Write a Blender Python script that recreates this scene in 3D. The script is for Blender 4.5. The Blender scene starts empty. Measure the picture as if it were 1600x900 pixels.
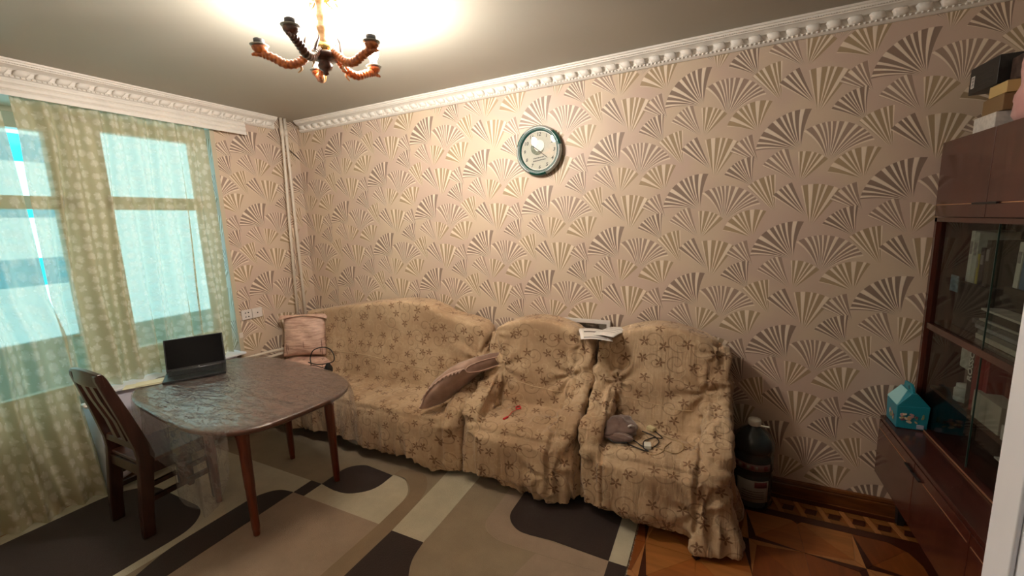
import bpy, bmesh, math, random
import numpy as np
from mathutils import Vector, Matrix
from mathutils.bvhtree import BVHTree
random.seed(7); PI = math.pi
sc = bpy.context.scene
COL = sc.collection

# ------------------------------------------------------------------ camera
YAW, PITCH, ROLL, FPX = -0.459, 0.1567, -0.0375, 652.26
CAM = Vector((3.5263, -2.7699, 1.6809))
def cam_axes():
    cy, sy = math.cos(YAW), math.sin(YAW)
    f = Vector((sy*math.cos(PITCH), cy*math.cos(PITCH), -math.sin(PITCH)))
    r = Vector((cy, -sy, 0)); u = r.cross(f)
    c, s = math.cos(ROLL), math.sin(ROLL)
    return r*c+u*s, -r*s+u*c, f
_r, _u, _f = cam_axes()
cd = bpy.data.cameras.new('camera'); cam = bpy.data.objects.new('camera', cd); COL.objects.link(cam)
M3 = Matrix((_r, _u, -_f)).transposed()
cam.matrix_world = Matrix.Translation(CAM) @ M3.to_4x4()
cd.sensor_width = 36; cd.lens = FPX/1600*36; cd.clip_start = 0.05
sc.camera = cam

# ------------------------------------------------------------------ world, exposure
w = bpy.data.worlds.new('world'); sc.world = w; w.use_nodes = True
bg = w.node_tree.nodes['Background']
bg.inputs[0].default_value = (0.46, 0.88, 1.0, 1); bg.inputs[1].default_value = 1.05
sc.view_settings.view_transform = 'Standard'; sc.view_settings.look = 'None'
sc.view_settings.gamma = 1; sc.view_settings.use_curve_mapping = False
sc.view_settings.exposure = 1.56
BULB = 330.0

# ------------------------------------------------------------------ node helpers
class NT:
    def __init__(s, nt): s.nt = nt
    def n(s, t, **kw):
        nd = s.nt.nodes.new(t)
        for k, v in kw.items(): setattr(nd, k, v)
        return nd
    def put(s, sock, v):
        if hasattr(v, 'is_output') or hasattr(v, 'links'): s.nt.links.new(v, sock)
        elif isinstance(v, (tuple, list)) and len(v) == 3 and sock.type == 'RGBA': sock.default_value = (*v, 1)
        else: sock.default_value = v
    def m(s, op, a, b=None, c=None, clamp=False):
        nd = s.n('ShaderNodeMath', operation=op); nd.use_clamp = clamp
        s.put(nd.inputs[0], a)
        if b is not None: s.put(nd.inputs[1], b)
        if c is not None: s.put(nd.inputs[2], c)
        return nd.outputs[0]
    def vm(s, op, a, b=None, out=0):
        nd = s.n('ShaderNodeVectorMath', operation=op); s.put(nd.inputs[0], a)
        if b is not None:
            if op == 'SCALE': s.put(nd.inputs[3], b)
            else: s.put(nd.inputs[1], b)
        return nd.outputs[out]
    def mix(s, f, a, b):
        nd = s.n('ShaderNodeMix', data_type='RGBA'); s.put(nd.inputs[0], f)
        s.put(nd.inputs[6], a); s.put(nd.inputs[7], b); return nd.outputs[2]
    def xyz(s, v):
        nd = s.n('ShaderNodeSeparateXYZ'); s.put(nd.inputs[0], v); return nd.outputs
    def cxyz(s, x, y, z=0.0):
        nd = s.n('ShaderNodeCombineXYZ')
        for i, q in enumerate((x, y, z)): s.put(nd.inputs[i], q)
        return nd.outputs[0]
    def noise(s, vec, scale, detail=2.0, rough=0.5, dist=0.0):
        nd = s.n('ShaderNodeTexNoise'); s.put(nd.inputs['Vector'], vec)
        nd.inputs['Scale'].default_value = scale; nd.inputs['Detail'].default_value = detail
        nd.inputs['Roughness'].default_value = rough; nd.inputs['Distortion'].default_value = dist
        return nd.outputs[0]
    def ss(s, v, a, b):
        nd = s.n('ShaderNodeMapRange', interpolation_type='SMOOTHSTEP'); s.put(nd.inputs[0], v)
        nd.inputs[1].default_value = a; nd.inputs[2].default_value = b; return nd.outputs[0]
    def bump(s, h, strength, dist=0.01):
        nd = s.n('ShaderNodeBump'); s.put(nd.inputs['Height'], h)
        nd.inputs['Strength'].default_value = strength; nd.inputs['Distance'].default_value = dist
        return nd.outputs[0]
def new_mat(name):
    m = bpy.data.materials.new(name); m.use_nodes = True
    t = NT(m.node_tree); b = m.node_tree.nodes['Principled BSDF']
    return m, t, b
def srgb(r, g, b):
    f = lambda c: (c/255/12.92) if c/255 <= .04045 else ((c/255+.055)/1.055)**2.4
    return (f(r), f(g), f(b))
def plain(name, col, rough=.5, metal=0, noise=0, nscale=20, bump=0, bscale=60, coat=0, emit=0, alpha=1):
    m, t, b = new_mat(name)
    b.inputs['Base Color'].default_value = (*col, 1); b.inputs['Roughness'].default_value = rough
    b.inputs['Metallic'].default_value = metal
    tc = t.n('ShaderNodeTexCoord').outputs['Object']
    if noise:
        n = t.noise(tc, nscale, 3); f = t.ss(n, .3, .7)
        t.put(b.inputs['Base Color'], t.mix(f, tuple(c*(1-noise) for c in col), tuple(min(1, c*(1+noise)) for c in col)))
    if bump: t.put(b.inputs['Normal'], t.bump(t.noise(tc, bscale, 3), bump, .004))
    if coat: b.inputs['Coat Weight'].default_value = coat; b.inputs['Coat Roughness'].default_value = .12
    if emit:
        b.inputs['Emission Color'].default_value = (*col, 1); b.inputs['Emission Strength'].default_value = emit
    return m
def wood(name, c1, c2, axis='z', rough=.35, coat=.3, scale=9, stretch=9):
    m, t, b = new_mat(name)
    tc = t.n('ShaderNodeTexCoord').outputs['Object']
    sv = {'x': (1, stretch, stretch), 'y': (stretch, 1, stretch), 'z': (stretch, stretch, 1)}[axis]
    v = t.vm('MULTIPLY', tc, sv)
    n = t.noise(v, scale*.4, 5, .6, .6); f = t.ss(n, .32, .68)
    n2 = t.noise(v, scale*3, 2)
    f2 = t.m('MULTIPLY_ADD', n2, .3, t.m('MULTIPLY', f, .75), clamp=True)
    t.put(b.inputs['Base Color'], t.mix(f2, c1, c2))
    b.inputs['Roughness'].default_value = rough
    b.inputs['Coat Weight'].default_value = coat; b.inputs['Coat Roughness'].default_value = .15
    t.put(b.inputs['Normal'], t.bump(n2, .08, .002))
    return m
def flowers(t, uv, scale, rnd, R, petals=5, open_=.0):
    """masks of small petalled flowers scattered on a jittered lattice"""
    nd = t.n('ShaderNodeTexVoronoi', voronoi_dimensions='2D'); t.put(nd.inputs['Vector'], uv)
    nd.inputs['Scale'].default_value = scale; nd.inputs['Randomness'].default_value = rnd
    p = t.vm('SUBTRACT', t.vm('SCALE', uv, scale), t.vm('SCALE', nd.outputs['Position'], scale))
    x, y, _ = t.xyz(p); h = t.xyz(nd.outputs['Color'])
    r = t.m('SQRT', t.m('ADD', t.m('MULTIPLY', x, x), t.m('MULTIPLY', y, y)))
    th = t.m('ADD', t.m('ARCTAN2', y, x), t.m('MULTIPLY', h[0], 6.28))
    lim = t.m('MULTIPLY_ADD', t.m('COSINE', t.m('MULTIPLY', th, float(petals))), R*.38, R*.62)
    fl = t.ss(t.m('SUBTRACT', lim, r), 0, R*.18)
    if open_: fl = t.m('MULTIPLY', fl, t.ss(r, R*open_*.6, R*open_))
    return fl, r, th, h, p
def spirals(t, uv, scale, rnd, R, wline, turns=1.6):
    nd = t.n('ShaderNodeTexVoronoi', voronoi_dimensions='2D'); t.put(nd.inputs['Vector'], uv)
    nd.inputs['Scale'].default_value = scale; nd.inputs['Randomness'].default_value = rnd
    p = t.vm('SUBTRACT', t.vm('SCALE', uv, scale), t.vm('SCALE', nd.outputs['Position'], scale))
    x, y, _ = t.xyz(p); h = t.xyz(nd.outputs['Color'])
    sg = t.m('SUBTRACT', t.m('MULTIPLY', t.m('GREATER_THAN', h[1], .5), 2.0), 1.0)
    r = t.m('SQRT', t.m('ADD', t.m('MULTIPLY', x, x), t.m('MULTIPLY', y, y)))
    th = t.m('ARCTAN2', y, t.m('MULTIPLY', x, sg))
    ph = t.m('ADD', t.m('DIVIDE', th, 6.2832), h[0])
    q = t.m('SUBTRACT', t.m('MULTIPLY', r, turns/R), ph)
    fr = t.m('ABSOLUTE', t.m('SUBTRACT', t.m('FRACT', t.m('ADD', q, .5)), .5))
    line = t.m('SUBTRACT', 1.0, t.ss(t.m('MULTIPLY', fr, R/turns), wline*.6, wline))
    inside = t.m('MULTIPLY', t.m('LESS_THAN', r, R), t.m('GREATER_THAN', r, R*.12))
    return t.m('MULTIPLY', line, inside)

# ------------------------------------------------------------------ mesh helpers
ORG = {}
def tag(o, label=None, cat=None, group=None, kind=None):
    for k, v in (('label', label), ('category', cat), ('group', group), ('kind', kind)):
        if v: o[k] = v
    return o
def thing(name, loc, label, cat, group=None):
    o = bpy.data.objects.new(name, None); COL.objects.link(o); o.location = loc
    o.empty_display_size = .05; ORG[o] = Vector(loc); return tag(o, label, cat, group)
def obj(name, bm, mat, parent=None, smooth=False, bevel=0, seg=2, sub=0, solid=0, angle=None):
    """bmesh in world coordinates -> one linked object"""
    bm.normal_update()
    if parent is not None: org = ORG[parent]
    else:
        c = [v.co for v in bm.verts]
        org = Vector(((min(v.x for v in c)+max(v.x for v in c))/2, (min(v.y for v in c)+max(v.y for v in c))/2, min(v.z for v in c)))
    for v in bm.verts: v.co -= org
    me = bpy.data.meshes.new(name); bm.to_mesh(me); bm.free()
    if mat is not None: me.materials.append(mat)
    o = bpy.data.objects.new(name, me); COL.objects.link(o); ORG[o] = org
    if parent is not None: o.parent = parent
    else: o.location = org
    if smooth: me.shade_smooth()
    if solid:
        md = o.modifiers.new('s', 'SOLIDIFY'); md.thickness = solid; md.offset = 0
    if bevel:
        md = o.modifiers.new('b', 'BEVEL'); md.width = bevel; md.segments = seg; md.limit_method = 'ANGLE'; md.angle_limit = .6
        if not smooth: me.shade_smooth()
        md.harden_normals = True
    if sub:
        md = o.modifiers.new('u', 'SUBSURF'); md.levels = sub; md.render_levels = sub
    return o
def B(): return bmesh.new()
def box(bm, x0, x1, y0, y1, z0, z1, mtx=None):
    p = [(x, y, z) for x in (x0, x1) for y in (y0, y1) for z in (z0, z1)]
    v = [bm.verts.new(mtx @ Vector(q) if mtx else q) for q in p]
    for f in ((0, 1, 3, 2), (4, 6, 7, 5), (0, 4, 5, 1), (2, 3, 7, 6), (0, 2, 6, 4), (1, 5, 7, 3)):
        bm.faces.new([v[i] for i in f])
    return bm
def loft(bm, rings, caps=True, closed=True):
    R = [[bm.verts.new(p) for p in r] for r in rings]; n = len(R[0])
    for a, b in zip(R, R[1:]):
        for i in range(n if closed else n-1):
            j = (i+1) % n; bm.faces.new((a[i], a[j], b[j], b[i]))
    if caps:
        bm.faces.new(R[0][::-1]); bm.faces.new(R[-1])
    return bm
def lathe(bm, prof, c, n=24, mtx=None):
    """prof: (radius, z) list bottom->top"""
    c = Vector(c); rings = []
    for r, z in prof:
        ring = [Vector((max(r, 1e-4)*math.cos(2*PI*i/n), max(r, 1e-4)*math.sin(2*PI*i/n), z)) for i in range(n)]
        rings.append([(mtx @ p if mtx else p)+c for p in ring])
    return loft(bm, rings)
def smooth_path(pts, k=6):
    P = [Vector(p) for p in pts]; out = []
    for i in range(len(P)-1):
        a, b, c, d = P[max(i-1, 0)], P[i], P[i+1], P[min(i+2, len(P)-1)]
        for j in range(k):
            t = j/k
            out.append(.5*((2*b)+(c-a)*t+(2*a-5*b+4*c-d)*t*t+(3*b-a-3*c+d)*t**3))
    out.append(P[-1]); return out
def tube(bm, pts, rad, n=10):
    P = [Vector(p) for p in pts]; rings = []; up = None
    for i, p in enumerate(P):
        d = (P[min(i+1, len(P)-1)]-P[max(i-1, 0)]).normalized()
        if up is None: up = Vector((0, 0, 1)) if abs(d.z) < .9 else Vector((1, 0, 0))
        s = d.cross(up).normalized(); up = s.cross(d).normalized()
        r = rad(i/(len(P)-1)) if callable(rad) else rad
        rings.append([p+(s*math.cos(2*PI*k/n)+up*math.sin(2*PI*k/n))*r for k in range(n)])
    return loft(bm, rings)
def prism(bm, poly, axis, a, b):
    """extrude a 2D polygon along an axis; poly coordinates are the two other axes in order"""
    def mk(p, v): return {'x': (v, p[0], p[1]), 'y': (p[0], v, p[1]), 'z': (p[0], p[1], v)}[axis]
    A = [bm.verts.new(mk(p, a)) for p in poly]; Bv = [bm.verts.new(mk(p, b)) for p in poly]
    n = len(poly)
    for i in range(n): bm.faces.new((A[i], A[(i+1) % n], Bv[(i+1) % n], Bv[i]))
    bm.faces.new(A[::-1]); bm.faces.new(Bv)
    bmesh.ops.recalc_face_normals(bm, faces=bm.faces); return bm
def grid(bm, nu, nv, fn, uvfn=None):
    V = [[bm.verts.new(fn(i/nu, j/nv)) for j in range(nv+1)] for i in range(nu+1)]
    uvl = bm.loops.layers.uv.new('UVMap') if uvfn else None
    for i in range(nu):
        for j in range(nv):
            f = bm.faces.new((V[i][j], V[i+1][j], V[i+1][j+1], V[i][j+1]))
            if uvfn:
                for l, (a, b) in zip(f.loops, ((i, j), (i+1, j), (i+1, j+1), (i, j+1))): l[uvl].uv = uvfn(a/nu, b/nv)
    return bm
def superellipse(cx, cy, a, b, n, rot, k=72):
    out = []
    for i in range(k):
        t = 2*PI*i/k; c, s = math.cos(t), math.sin(t)
        x = a*math.copysign(abs(c)**(2/n), c); y = b*math.copysign(abs(s)**(2/n), s)
        out.append((cx+x*math.cos(rot)-y*math.sin(rot), cy+x*math.sin(rot)+y*math.cos(rot)))
    return out
def vnoise(P, seed=0):
    P = np.asarray(P, float); i = np.floor(P).astype(np.int64); f = P-i; f = f*f*(3-2*f)
    def h(a):
        n = (a[:, 0]*73856093) ^ (a[:, 1]*19349663) ^ (a[:, 2]*83492791) ^ (seed*2654435761)
        n = (n ^ (n >> 13))*1274126177 & 0x7fffffff; n = (n ^ (n >> 16))*60493 & 0x7fffffff
        return (n % 65536)/65535.0
    r = 0
    for dx in (0, 1):
        for dy in (0, 1):
            for dz in (0, 1):
                wt = (f[:, 0] if dx else 1-f[:, 0])*(f[:, 1] if dy else 1-f[:, 1])*(f[:, 2] if dz else 1-f[:, 2])
                r = r+wt*h(i+np.array([dx, dy, dz]))
    return r
def sstep(a, b, x): t = np.clip((x-a)/(b-a), 0, 1); return t*t*(3-2*t)
H = 2.65
WX = 4.80      # right wall
WY = -2.80     # wall with the doorway the camera stands in
NX = -0.27     # back of the window niche
NY = -0.76     # where the niche starts

# ------------------------------------------------------------------ wallpaper
def fan_group():
    g = bpy.data.node_groups.new('fan', 'ShaderNodeTree'); I = g.interface
    for nm, ty in (('P', 'NodeSocketVector'), ('C', 'NodeSocketVector'), ('O', 'NodeSocketVector'), ('A0', 'NodeSocketFloat'), ('A1', 'NodeSocketFloat'),
                   ('N', 'NodeSocketFloat'), ('R', 'NodeSocketFloat'), ('K', 'NodeSocketFloat'), ('S', 'NodeSocketFloat')):
        I.new_socket(nm, in_out='INPUT', socket_type=ty)
    I.new_socket('blade', in_out='OUTPUT', socket_type='NodeSocketFloat'); I.new_socket('gap', in_out='OUTPUT', socket_type='NodeSocketFloat')
    t = NT(g); gi = t.n('NodeGroupInput').outputs; go = t.n('NodeGroupOutput').inputs
    q = t.vm('SUBTRACT', t.vm('SUBTRACT', gi['P'], gi['C']), gi['O'])
    x, y, _ = t.xyz(q); PX, PZ = .4815, .2925
    k = t.m('FLOOR', t.m('ADD', t.m('DIVIDE', x, PX), .5))
    x = t.m('SUBTRACT', x, t.m('MULTIPLY', k, PX)); y = t.m('SUBTRACT', y, t.m('MULTIPLY', k, PZ))
    mm = t.m('FLOOR', t.m('ADD', t.m('DIVIDE', y, PZ*2), .5)); y = t.m('SUBTRACT', y, t.m('MULTIPLY', mm, PZ*2))
    q = t.vm('ADD', t.cxyz(x, y), gi['O']); x, y, _ = t.xyz(q)
    r = t.m('SQRT', t.m('ADD', t.m('MULTIPLY', x, x), t.m('MULTIPLY', y, y)))
    rr = t.m('DIVIDE', r, gi['R'])
    mid = t.m('MULTIPLY', t.m('ADD', gi['A0'], gi['A1']), .5)
    th = t.m('ARCTAN2', y, x); d = t.m('SUBTRACT', th, mid)
    sc_ = t.m('MULTIPLY_ADD', t.m('SUBTRACT', 1.0, rr), gi['K'], 1.0)
    d = t.m('MULTIPLY', d, sc_)
    tt = t.m('ADD', t.m('DIVIDE', d, t.m('SUBTRACT', gi['A1'], gi['A0'])), .5)
    t2 = t.m('MULTIPLY_ADD', t.m('SINE', t.m('MULTIPLY_ADD', tt, 11.0, gi['S'])), .035, tt)
    f = t.m('FRACT', t.m('MULTIPLY', t2, gi['N']))
    # tooth: rises quickly, falls quickly
    e = t.m('MINIMUM', t.ss(f, .0, .09), t.m('SUBTRACT', 1.0, t.ss(f, .60, .69)))
    ins = t.m('MULTIPLY', t.m('GREATER_THAN', tt, 0.0), t.m('LESS_THAN', tt, 1.0))
    ins = t.m('MULTIPLY', ins, t.m('LESS_THAN', rr, 1.0))
    fade = t.ss(rr, .03, .32)
    t.put(go['blade'], t.m('MULTIPLY', t.m('MULTIPLY', e, ins), fade))
    t.put(go['gap'], t.m('MULTIPLY', t.m('MULTIPLY', t.m('SUBTRACT', 1.0, e), ins), fade))
    return g
def wallpaper():
    m, t, b = new_mat('fan_wallpaper'); g = fan_group()
    pos = t.n('ShaderNodeNewGeometry').outputs['Position']
    px, py, pz = t.xyz(pos); P = t.cxyz(t.m('ADD', px, py), pz)
    AX, AZ = 3.911, 2.000
    base = srgb(208, 187, 164); rose = srgb(202, 178, 162)
    bn = t.ss(t.noise(P, 2.2, 2), .4, .6); col = t.mix(bn, base, rose)
    dark, mid, gold, lite = srgb(142, 120, 106), srgb(160, 136, 121), srgb(168, 145, 114), srgb(240, 224, 204)
    fans = [ # apex dx,dz, a0,a1, blades, R, K, colour, seed
      ('E', .064, .175, 56, 103, 5, .232, .0, gold, 1.0), ('I', .004, -.168, 44, 96, 5, .165, .0, gold, 2.0),
      ('J', -.097, .256, 93, 133, 5, .215, .1, gold, 4.0), ('G', -.203, .123, 68, 163, 7, .162, .15, gold, 0.3),
      ('H', -.003, -.167, 106, 149, 6, .20, .2, mid, 2.2), ('F', .291, .244, 103, 153, 5, .165, .2, mid, 3.1),
      ('B', .123, -.074, 27, 124, 11, .208, .45, mid, 5.0), ('D', .054, .225, 113, 143, 4, .215, .1, dark, 1.4),
      ('C', .267, .120, 90, 154, 8, .165, .2, dark, 0.9), ('A', 0, 0, 80, 174, 9, .212, .28, dark, 2.6)]
    H_ = 0.0
    for nm, dx, dz, a0, a1, N, R, K, c, s in fans:
        nd = t.n('ShaderNodeGroup'); nd.node_tree = g
        am = math.radians((a0+a1)/2)
        t.put(nd.inputs['P'], P); nd.inputs['C'].default_value = (AX+dx, AZ+dz, 0)
        nd.inputs['O'].default_value = (R*.55*math.cos(am), R*.55*math.sin(am), 0)
        for k_, v_ in (('A0', math.radians(a0)), ('A1', math.radians(a1)), ('N', N), ('R', R), ('K', K), ('S', s)): nd.inputs[k_].default_value = v_
        col = t.mix(t.m('MULTIPLY', nd.outputs['gap'], .8), col, lite)
        col = t.mix(t.m('MULTIPLY', nd.outputs['blade'], .95), col, c)
        H_ = t.m('SUBTRACT', H_ , nd.outputs['blade'])
    t.put(b.inputs['Base Color'], col)
    b.inputs['Roughness'].default_value = .48
    hh = t.m('MULTIPLY_ADD', t.noise(P, 260, 2), .25, H_)
    t.put(b.inputs['Normal'], t.bump(hh, .35, .0015))
    return m
M_WALL = wallpaper()
M_CEIL = plain('ceiling_paint', srgb(174, 170, 158), .6, noise=.03, nscale=1.5, bump=.05, bscale=30)
M_WHITE = plain('white_plaster', srgb(232, 226, 218), .5, noise=.03, nscale=8)
M_PAINT = plain('white_gloss_paint', srgb(238, 240, 248), .3, noise=.03, nscale=5, coat=.2)
M_PLAINW = plain('beige_wall', srgb(226, 214, 198), .7)
M_BASE = wood('baseboard_wood', srgb(84, 44, 18), srgb(124, 72, 32), 'x', .35, .3)
M_FLOOR = wood('floor_wood', srgb(120, 66, 28), srgb(160, 96, 44), 'x', .35, .4)

def struct(name, bm, mat, **k): return tag(obj(name, bm, mat, **k), kind='structure')
b = B(); box(b, -.35, WX+.1, -4.2, .1, -.12, -.006); FLOOR = struct('floor', b, M_FLOOR)
b = B(); box(b, -.35, WX+.1, -4.2, .1, H, H+.1); struct('ceiling', b, M_CEIL)
b = B(); box(b, -.35, WX+.1, 0, .1, 0, H); struct('wall_back', b, M_WALL)
b = B(); box(b, WX, WX+.1, -4.2, 0, 0, H); struct('wall_right', b, M_PLAINW)
b = B(); box(b, -.35, 0, NY, 0, 0, H)
struct('wall_left', b, M_WALL)
# niche wall with window and balcony door openings
WIN = (-1.36, -.66, .82, 2.44); DOR = (-2.32, -1.50, .02, 2.44)
b = B(); T0, T1 = -.37, NX
box(b, T0, T1, -2.9, DOR[0], 0, H); box(b, T0, T1, DOR[1], WIN[0], 0, H); box(b, T0, T1, WIN[1], NY+.02 if WIN[1] < NY else WIN[1]+.01, 0, H)
box(b, T0, T1, DOR[0], WIN[1], 2.44, H); box(b, T0, T1, WIN[0], WIN[1], 0, WIN[2]); box(b, T0, T1, DOR[0], DOR[1], -.1, DOR[2])
struct('wall_left_niche', b, M_PLAINW)
b = B(); box(b, NX, 0, -2.8, NY, 2.47, H); struct('trim_1', b, M_PLAINW)
b = B(); box(b, -.35, 3.12, WY-.12, WY, 0, H); box(b, 4.02, WX+.1, WY-.12, WY, 0, H); box(b, 3.12, 4.02, WY-.12, WY, 2.1, H)
struct('wall_front', b, M_PLAINW)
b = B(); box(b, -.35, WX+.1, -4.3, -4.2, 0, H); struct('wall_hall', b, M_PLAINW)
b = B(); box(b, 1.9, 2.0, -4.2, WY-.12, 0, H); struct('wall_hall_side', b, M_PLAINW)

# ------------------------------------------------------------------ baseboard
b = B(); prism(b, [(0, 0), (-.022, 0), (-.022, .066), (-.016, .072), (-.02, .078), (-.014, .092), (0, .095)], 'x', 0, WX)
struct('baseboard_back', b, M_BASE)
b = B(); prism(b, [(0, 0), (.022, 0), (.022, .066), (.014, .092), (0, .095)], 'y', NY, -.022)
struct('baseboard_left', b, M_BASE)

# ------------------------------------------------------------------ cornices with dentils and beads
PROF = [(0, 0), (.079, 0), (.079, -.010), (.072, -.012), (.070, -.020), (.062, -.022), (.060, -.028), (.052, -.030), (.030, -.040),
        (.024, -.048), (.024, -.072), (.030, -.076), (.026, -.086), (.014, -.094), (0, -.094)]
def dentil_mesh():
    me = bpy.data.meshes.new('dentil'); bm = B()
    # slanting leaf: wide curled top on one side, thin foot on the other
    A = []
    for q in (0, .12, .88, 1):
        o = .006 if q in (0, 1) else 0
        s0 = -.031+.058*q; s1 = -.019+.053*q
        A.append([(s0, .020, -.044-o), (s0, .050-o, -.045-o), (s0, .054-o, -.050-o), (s1, .044-o, -.072+o), (s1, .036-o, -.077+o*.5), (s1, .020, -.077)])
    loft(bm, A); bmesh.ops.recalc_face_normals(bm, faces=bm.faces); bm.to_mesh(me); bm.free()
    me.materials.append(M_WHITE); me.shade_smooth(); return me
DM = dentil_mesh()
def cornice(name, axis, a, c, bx):
    bm = B()
    if axis == 'x': prism(bm, [(-d, H+z) for d, z in PROF], 'x', a, c)
    else: prism(bm, [(d, H+z) for d, z in PROF], 'y', a, c)
    o = struct(name, bm, M_WHITE)
    n = int((c-a)/.0845)
    for i in range(n):
        s = a+.05+i*.0845
        d = bpy.data.objects.new('dentil', DM); COL.objects.link(d); d.parent = o
        if axis == 'x': d.location = Vector((s, 0, H))-ORG[o]; d.rotation_euler = (0, 0, 0); d.scale = (1, -1, 1)
        else: d.location = Vector((0, s, H))-ORG[o]; d.rotation_euler = (0, 0, -PI/2)
    bm = B(); step = .021
    for i in range(int((c-a)/step)):
        s = a+.01+i*step
        for r, d, z, f in ((.0055, .031, -.081, 1), (.0032, .066, -.021, 0)):
            for q in ((0, 1) if not f else (0,)):
                p = (s+q*step/2, -d, H+z) if axis == 'x' else (d, s+q*step/2, H+z)
                bmesh.ops.create_icosphere(bm, subdivisions=1, radius=r, matrix=Matrix.Translation(p))
    tag(obj('bead_row', bm, M_WHITE, o, smooth=True), kind='stuff')
    return o
cornice('trim_2', 'x', .07, WX, 0)
cornice('trim_3', 'y', -2.79, -.235, 0)
# curtain pelmet box under the left cornice
b = B()
prism(b, [(0, 2.552), (.050, 2.552), (.050, 2.545), (.060, 2.540), (.060, 2.528), (.052, 2.522), (.060, 2.512), (.060, 2.496), (.052, 2.490), (.062, 2.480), (.062, 2.458), (.050, 2.458), (.050, 2.53), (0, 2.53)], 'y', -2.79, -.515)
tag(obj('curtain_pelmet', b, M_WHITE), 'long white grooved pelmet box under the window-side cornice, hiding the curtain rail', 'pelmet')
b = B(); box(b, .0, .012, NY-.012, NY+.02, .3, 2.47); struct('trim_4', b, plain('reveal_strip', srgb(196, 184, 160), .5))

# ------------------------------------------------------------------ window, balcony door
M_FRAME = plain('window_frame_paint', srgb(205, 205, 190), .4)
def glass_mat(name, tint=(.9, 1, 1), rough=.0, refl=.08):
    m, t, bs = new_mat(name); nt = m.node_tree; nt.nodes.remove(bs)
    tr = t.n('ShaderNodeBsdfTransparent'); tr.inputs[0].default_value = (*tint, 1)
    gl = t.n('ShaderNodeBsdfGlossy'); gl.inputs['Roughness'].default_value = rough
    fr = t.n('ShaderNodeLayerWeight'); fr.inputs[0].default_value = .5
    mx = t.n('ShaderNodeMixShader'); t.put(mx.inputs[0], t.m('MULTIPLY_ADD', t.m('POWER', fr.outputs['Facing'], 4.0), .35, refl*.5)); t.put(mx.inputs[1], tr.outputs[0]); t.put(mx.inputs[2], gl.outputs[0])
    t.put(nt.nodes['Material Output'].inputs[0], mx.outputs[0]); return m
M_GLASS = glass_mat('window_glass', (.93, 1, 1))
def frame(bm, y0, y1, z0, z1, wd, x0, x1):
    box(bm, x0, x1, y0, y0+wd, z0, z1); box(bm, x0, x1, y1-wd, y1, z0, z1)
    box(bm, x0, x1, y0+wd, y1-wd, z0, z0+wd); box(bm, x0, x1, y0+wd, y1-wd, z1-wd, z1)
b = B(); frame(b, *WIN, .045, T0+.02, NX-.01); box(b, T0+.02, NX-.01, WIN[0], WIN[1], 1.87, 1.96)
wn = struct('window_1', b, M_FRAME)
for z0, z1 in ((.865, 1.87), (1.96, 2.395)):
    b = B(); box(b, -.325, -.321, WIN[0]+.045, WIN[1]-.045, z0, z1); obj('pane', b, M_GLASS, wn)
b = B(); frame(b, *DOR, .09, T0+.02, NX-.01); box(b, T0+.02, NX-.01, DOR[0], DOR[1], 1.87, 1.95); box(b, T0+.03, NX-.02, DOR[0]+.09, DOR[1]-.09, .05, .72)
dn = struct('door_1', b, M_FRAME)
for z0, z1 in ((.72, 1.87), (1.95, 2.35)):
    b = B(); box(b, -.325, -.321, DOR[0]+.09, DOR[1]-.09, z0, z1); obj('pane', b, M_GLASS, dn)
b = B(); tube(b, [(-.27, -1.56, 1.05), (-.23, -1.56, 1.05), (-.23, -1.66, 1.05)], .008, 8); obj('door_handle', b, M_WHITE, dn, smooth=True)
b = B(); box(b, -.30, .075, WIN[0]-.28, NY-.002, .692, .708); struct('window_sill', b, M_PAINT, bevel=.004)

# balcony beyond: slab, parapet, turquoise framing with translucent strips
def translucent(name, col, k=.6):
    m, t, bs = new_mat(name); nt = m.node_tree
    bs.inputs['Base Color'].default_value = (*col, 1); bs.inputs['Roughness'].default_value = .5
    tl = t.n('ShaderNodeBsdfTranslucent'); tl.inputs[0].default_value = (*col, 1)
    mx = t.n('ShaderNodeMixShader'); mx.inputs[0].default_value = k; t.put(mx.inputs[1], bs.outputs[0]); t.put(mx.inputs[2], tl.outputs[0])
    t.put(nt.nodes['Material Output'].inputs[0], mx.outputs[0]); return m
M_TURQ = glass_mat('turquoise_strip', (.22, .75, .85))
M_TURQF = plain('turquoise_paint', srgb(90, 190, 200), .4)
b = B(); box(b, -1.35, -.37, -3.2, .4, -.1, 0); struct('balcony_floor', b, M_PLAINW)
t_ = thing('balcony_glazing', (-1.2, -1.5, 0), 'turquoise balcony glazing frame seen through the slit between the curtains', 'balcony')
b = B(); box(b, -1.25, -1.2, -3.2, .4, 0, .9); obj('parapet', b, M_TURQF, t_)
for z0, z1, m_ in ((1.33, 1.54, M_TURQ), (1.85, 1.94, M_TURQ), (2.27, 2.47, M_TURQ)):
    b = B(); box(b, -1.22, -1.205, -1.75, -1.2, z0, z1); obj('strip', b, m_, t_)
for y in (-3.0, .2):
    b = B(); box(b, -1.235, -1.19, y-.025, y+.025, .9, 2.6); obj('mullion', b, M_TURQF, t_)
b = B(); box(b, -1.4, -.37, -3.2, .4, 2.6, 2.7); struct('balcony_ceiling', b, M_WHITE)

# ------------------------------------------------------------------ door leaf at the right edge
dl = thing('door_2', (4.0, -2.2, 0), None, None); dl['kind'] = 'structure'
b = B(); box(b, 3.97, 4.01, WY, -1.84, .01, 2.05); leaf = obj('leaf', b, M_PAINT, dl, bevel=.004)
b = B(); box(b, 3.962, 3.97, -1.905, -1.84, .01, 2.05); obj('edge_moulding', b, M_PAINT, dl, bevel=.003)
b = B(); box(b, 3.963, 3.97, WY+.12, -2.0, 1.15, 1.9); box(b, 3.963, 3.97, WY+.12, -2.0, .15, 1.0); obj('panel', b, plain('door_panel_paint', srgb(188, 184, 180), .4), dl, bevel=.004)

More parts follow.
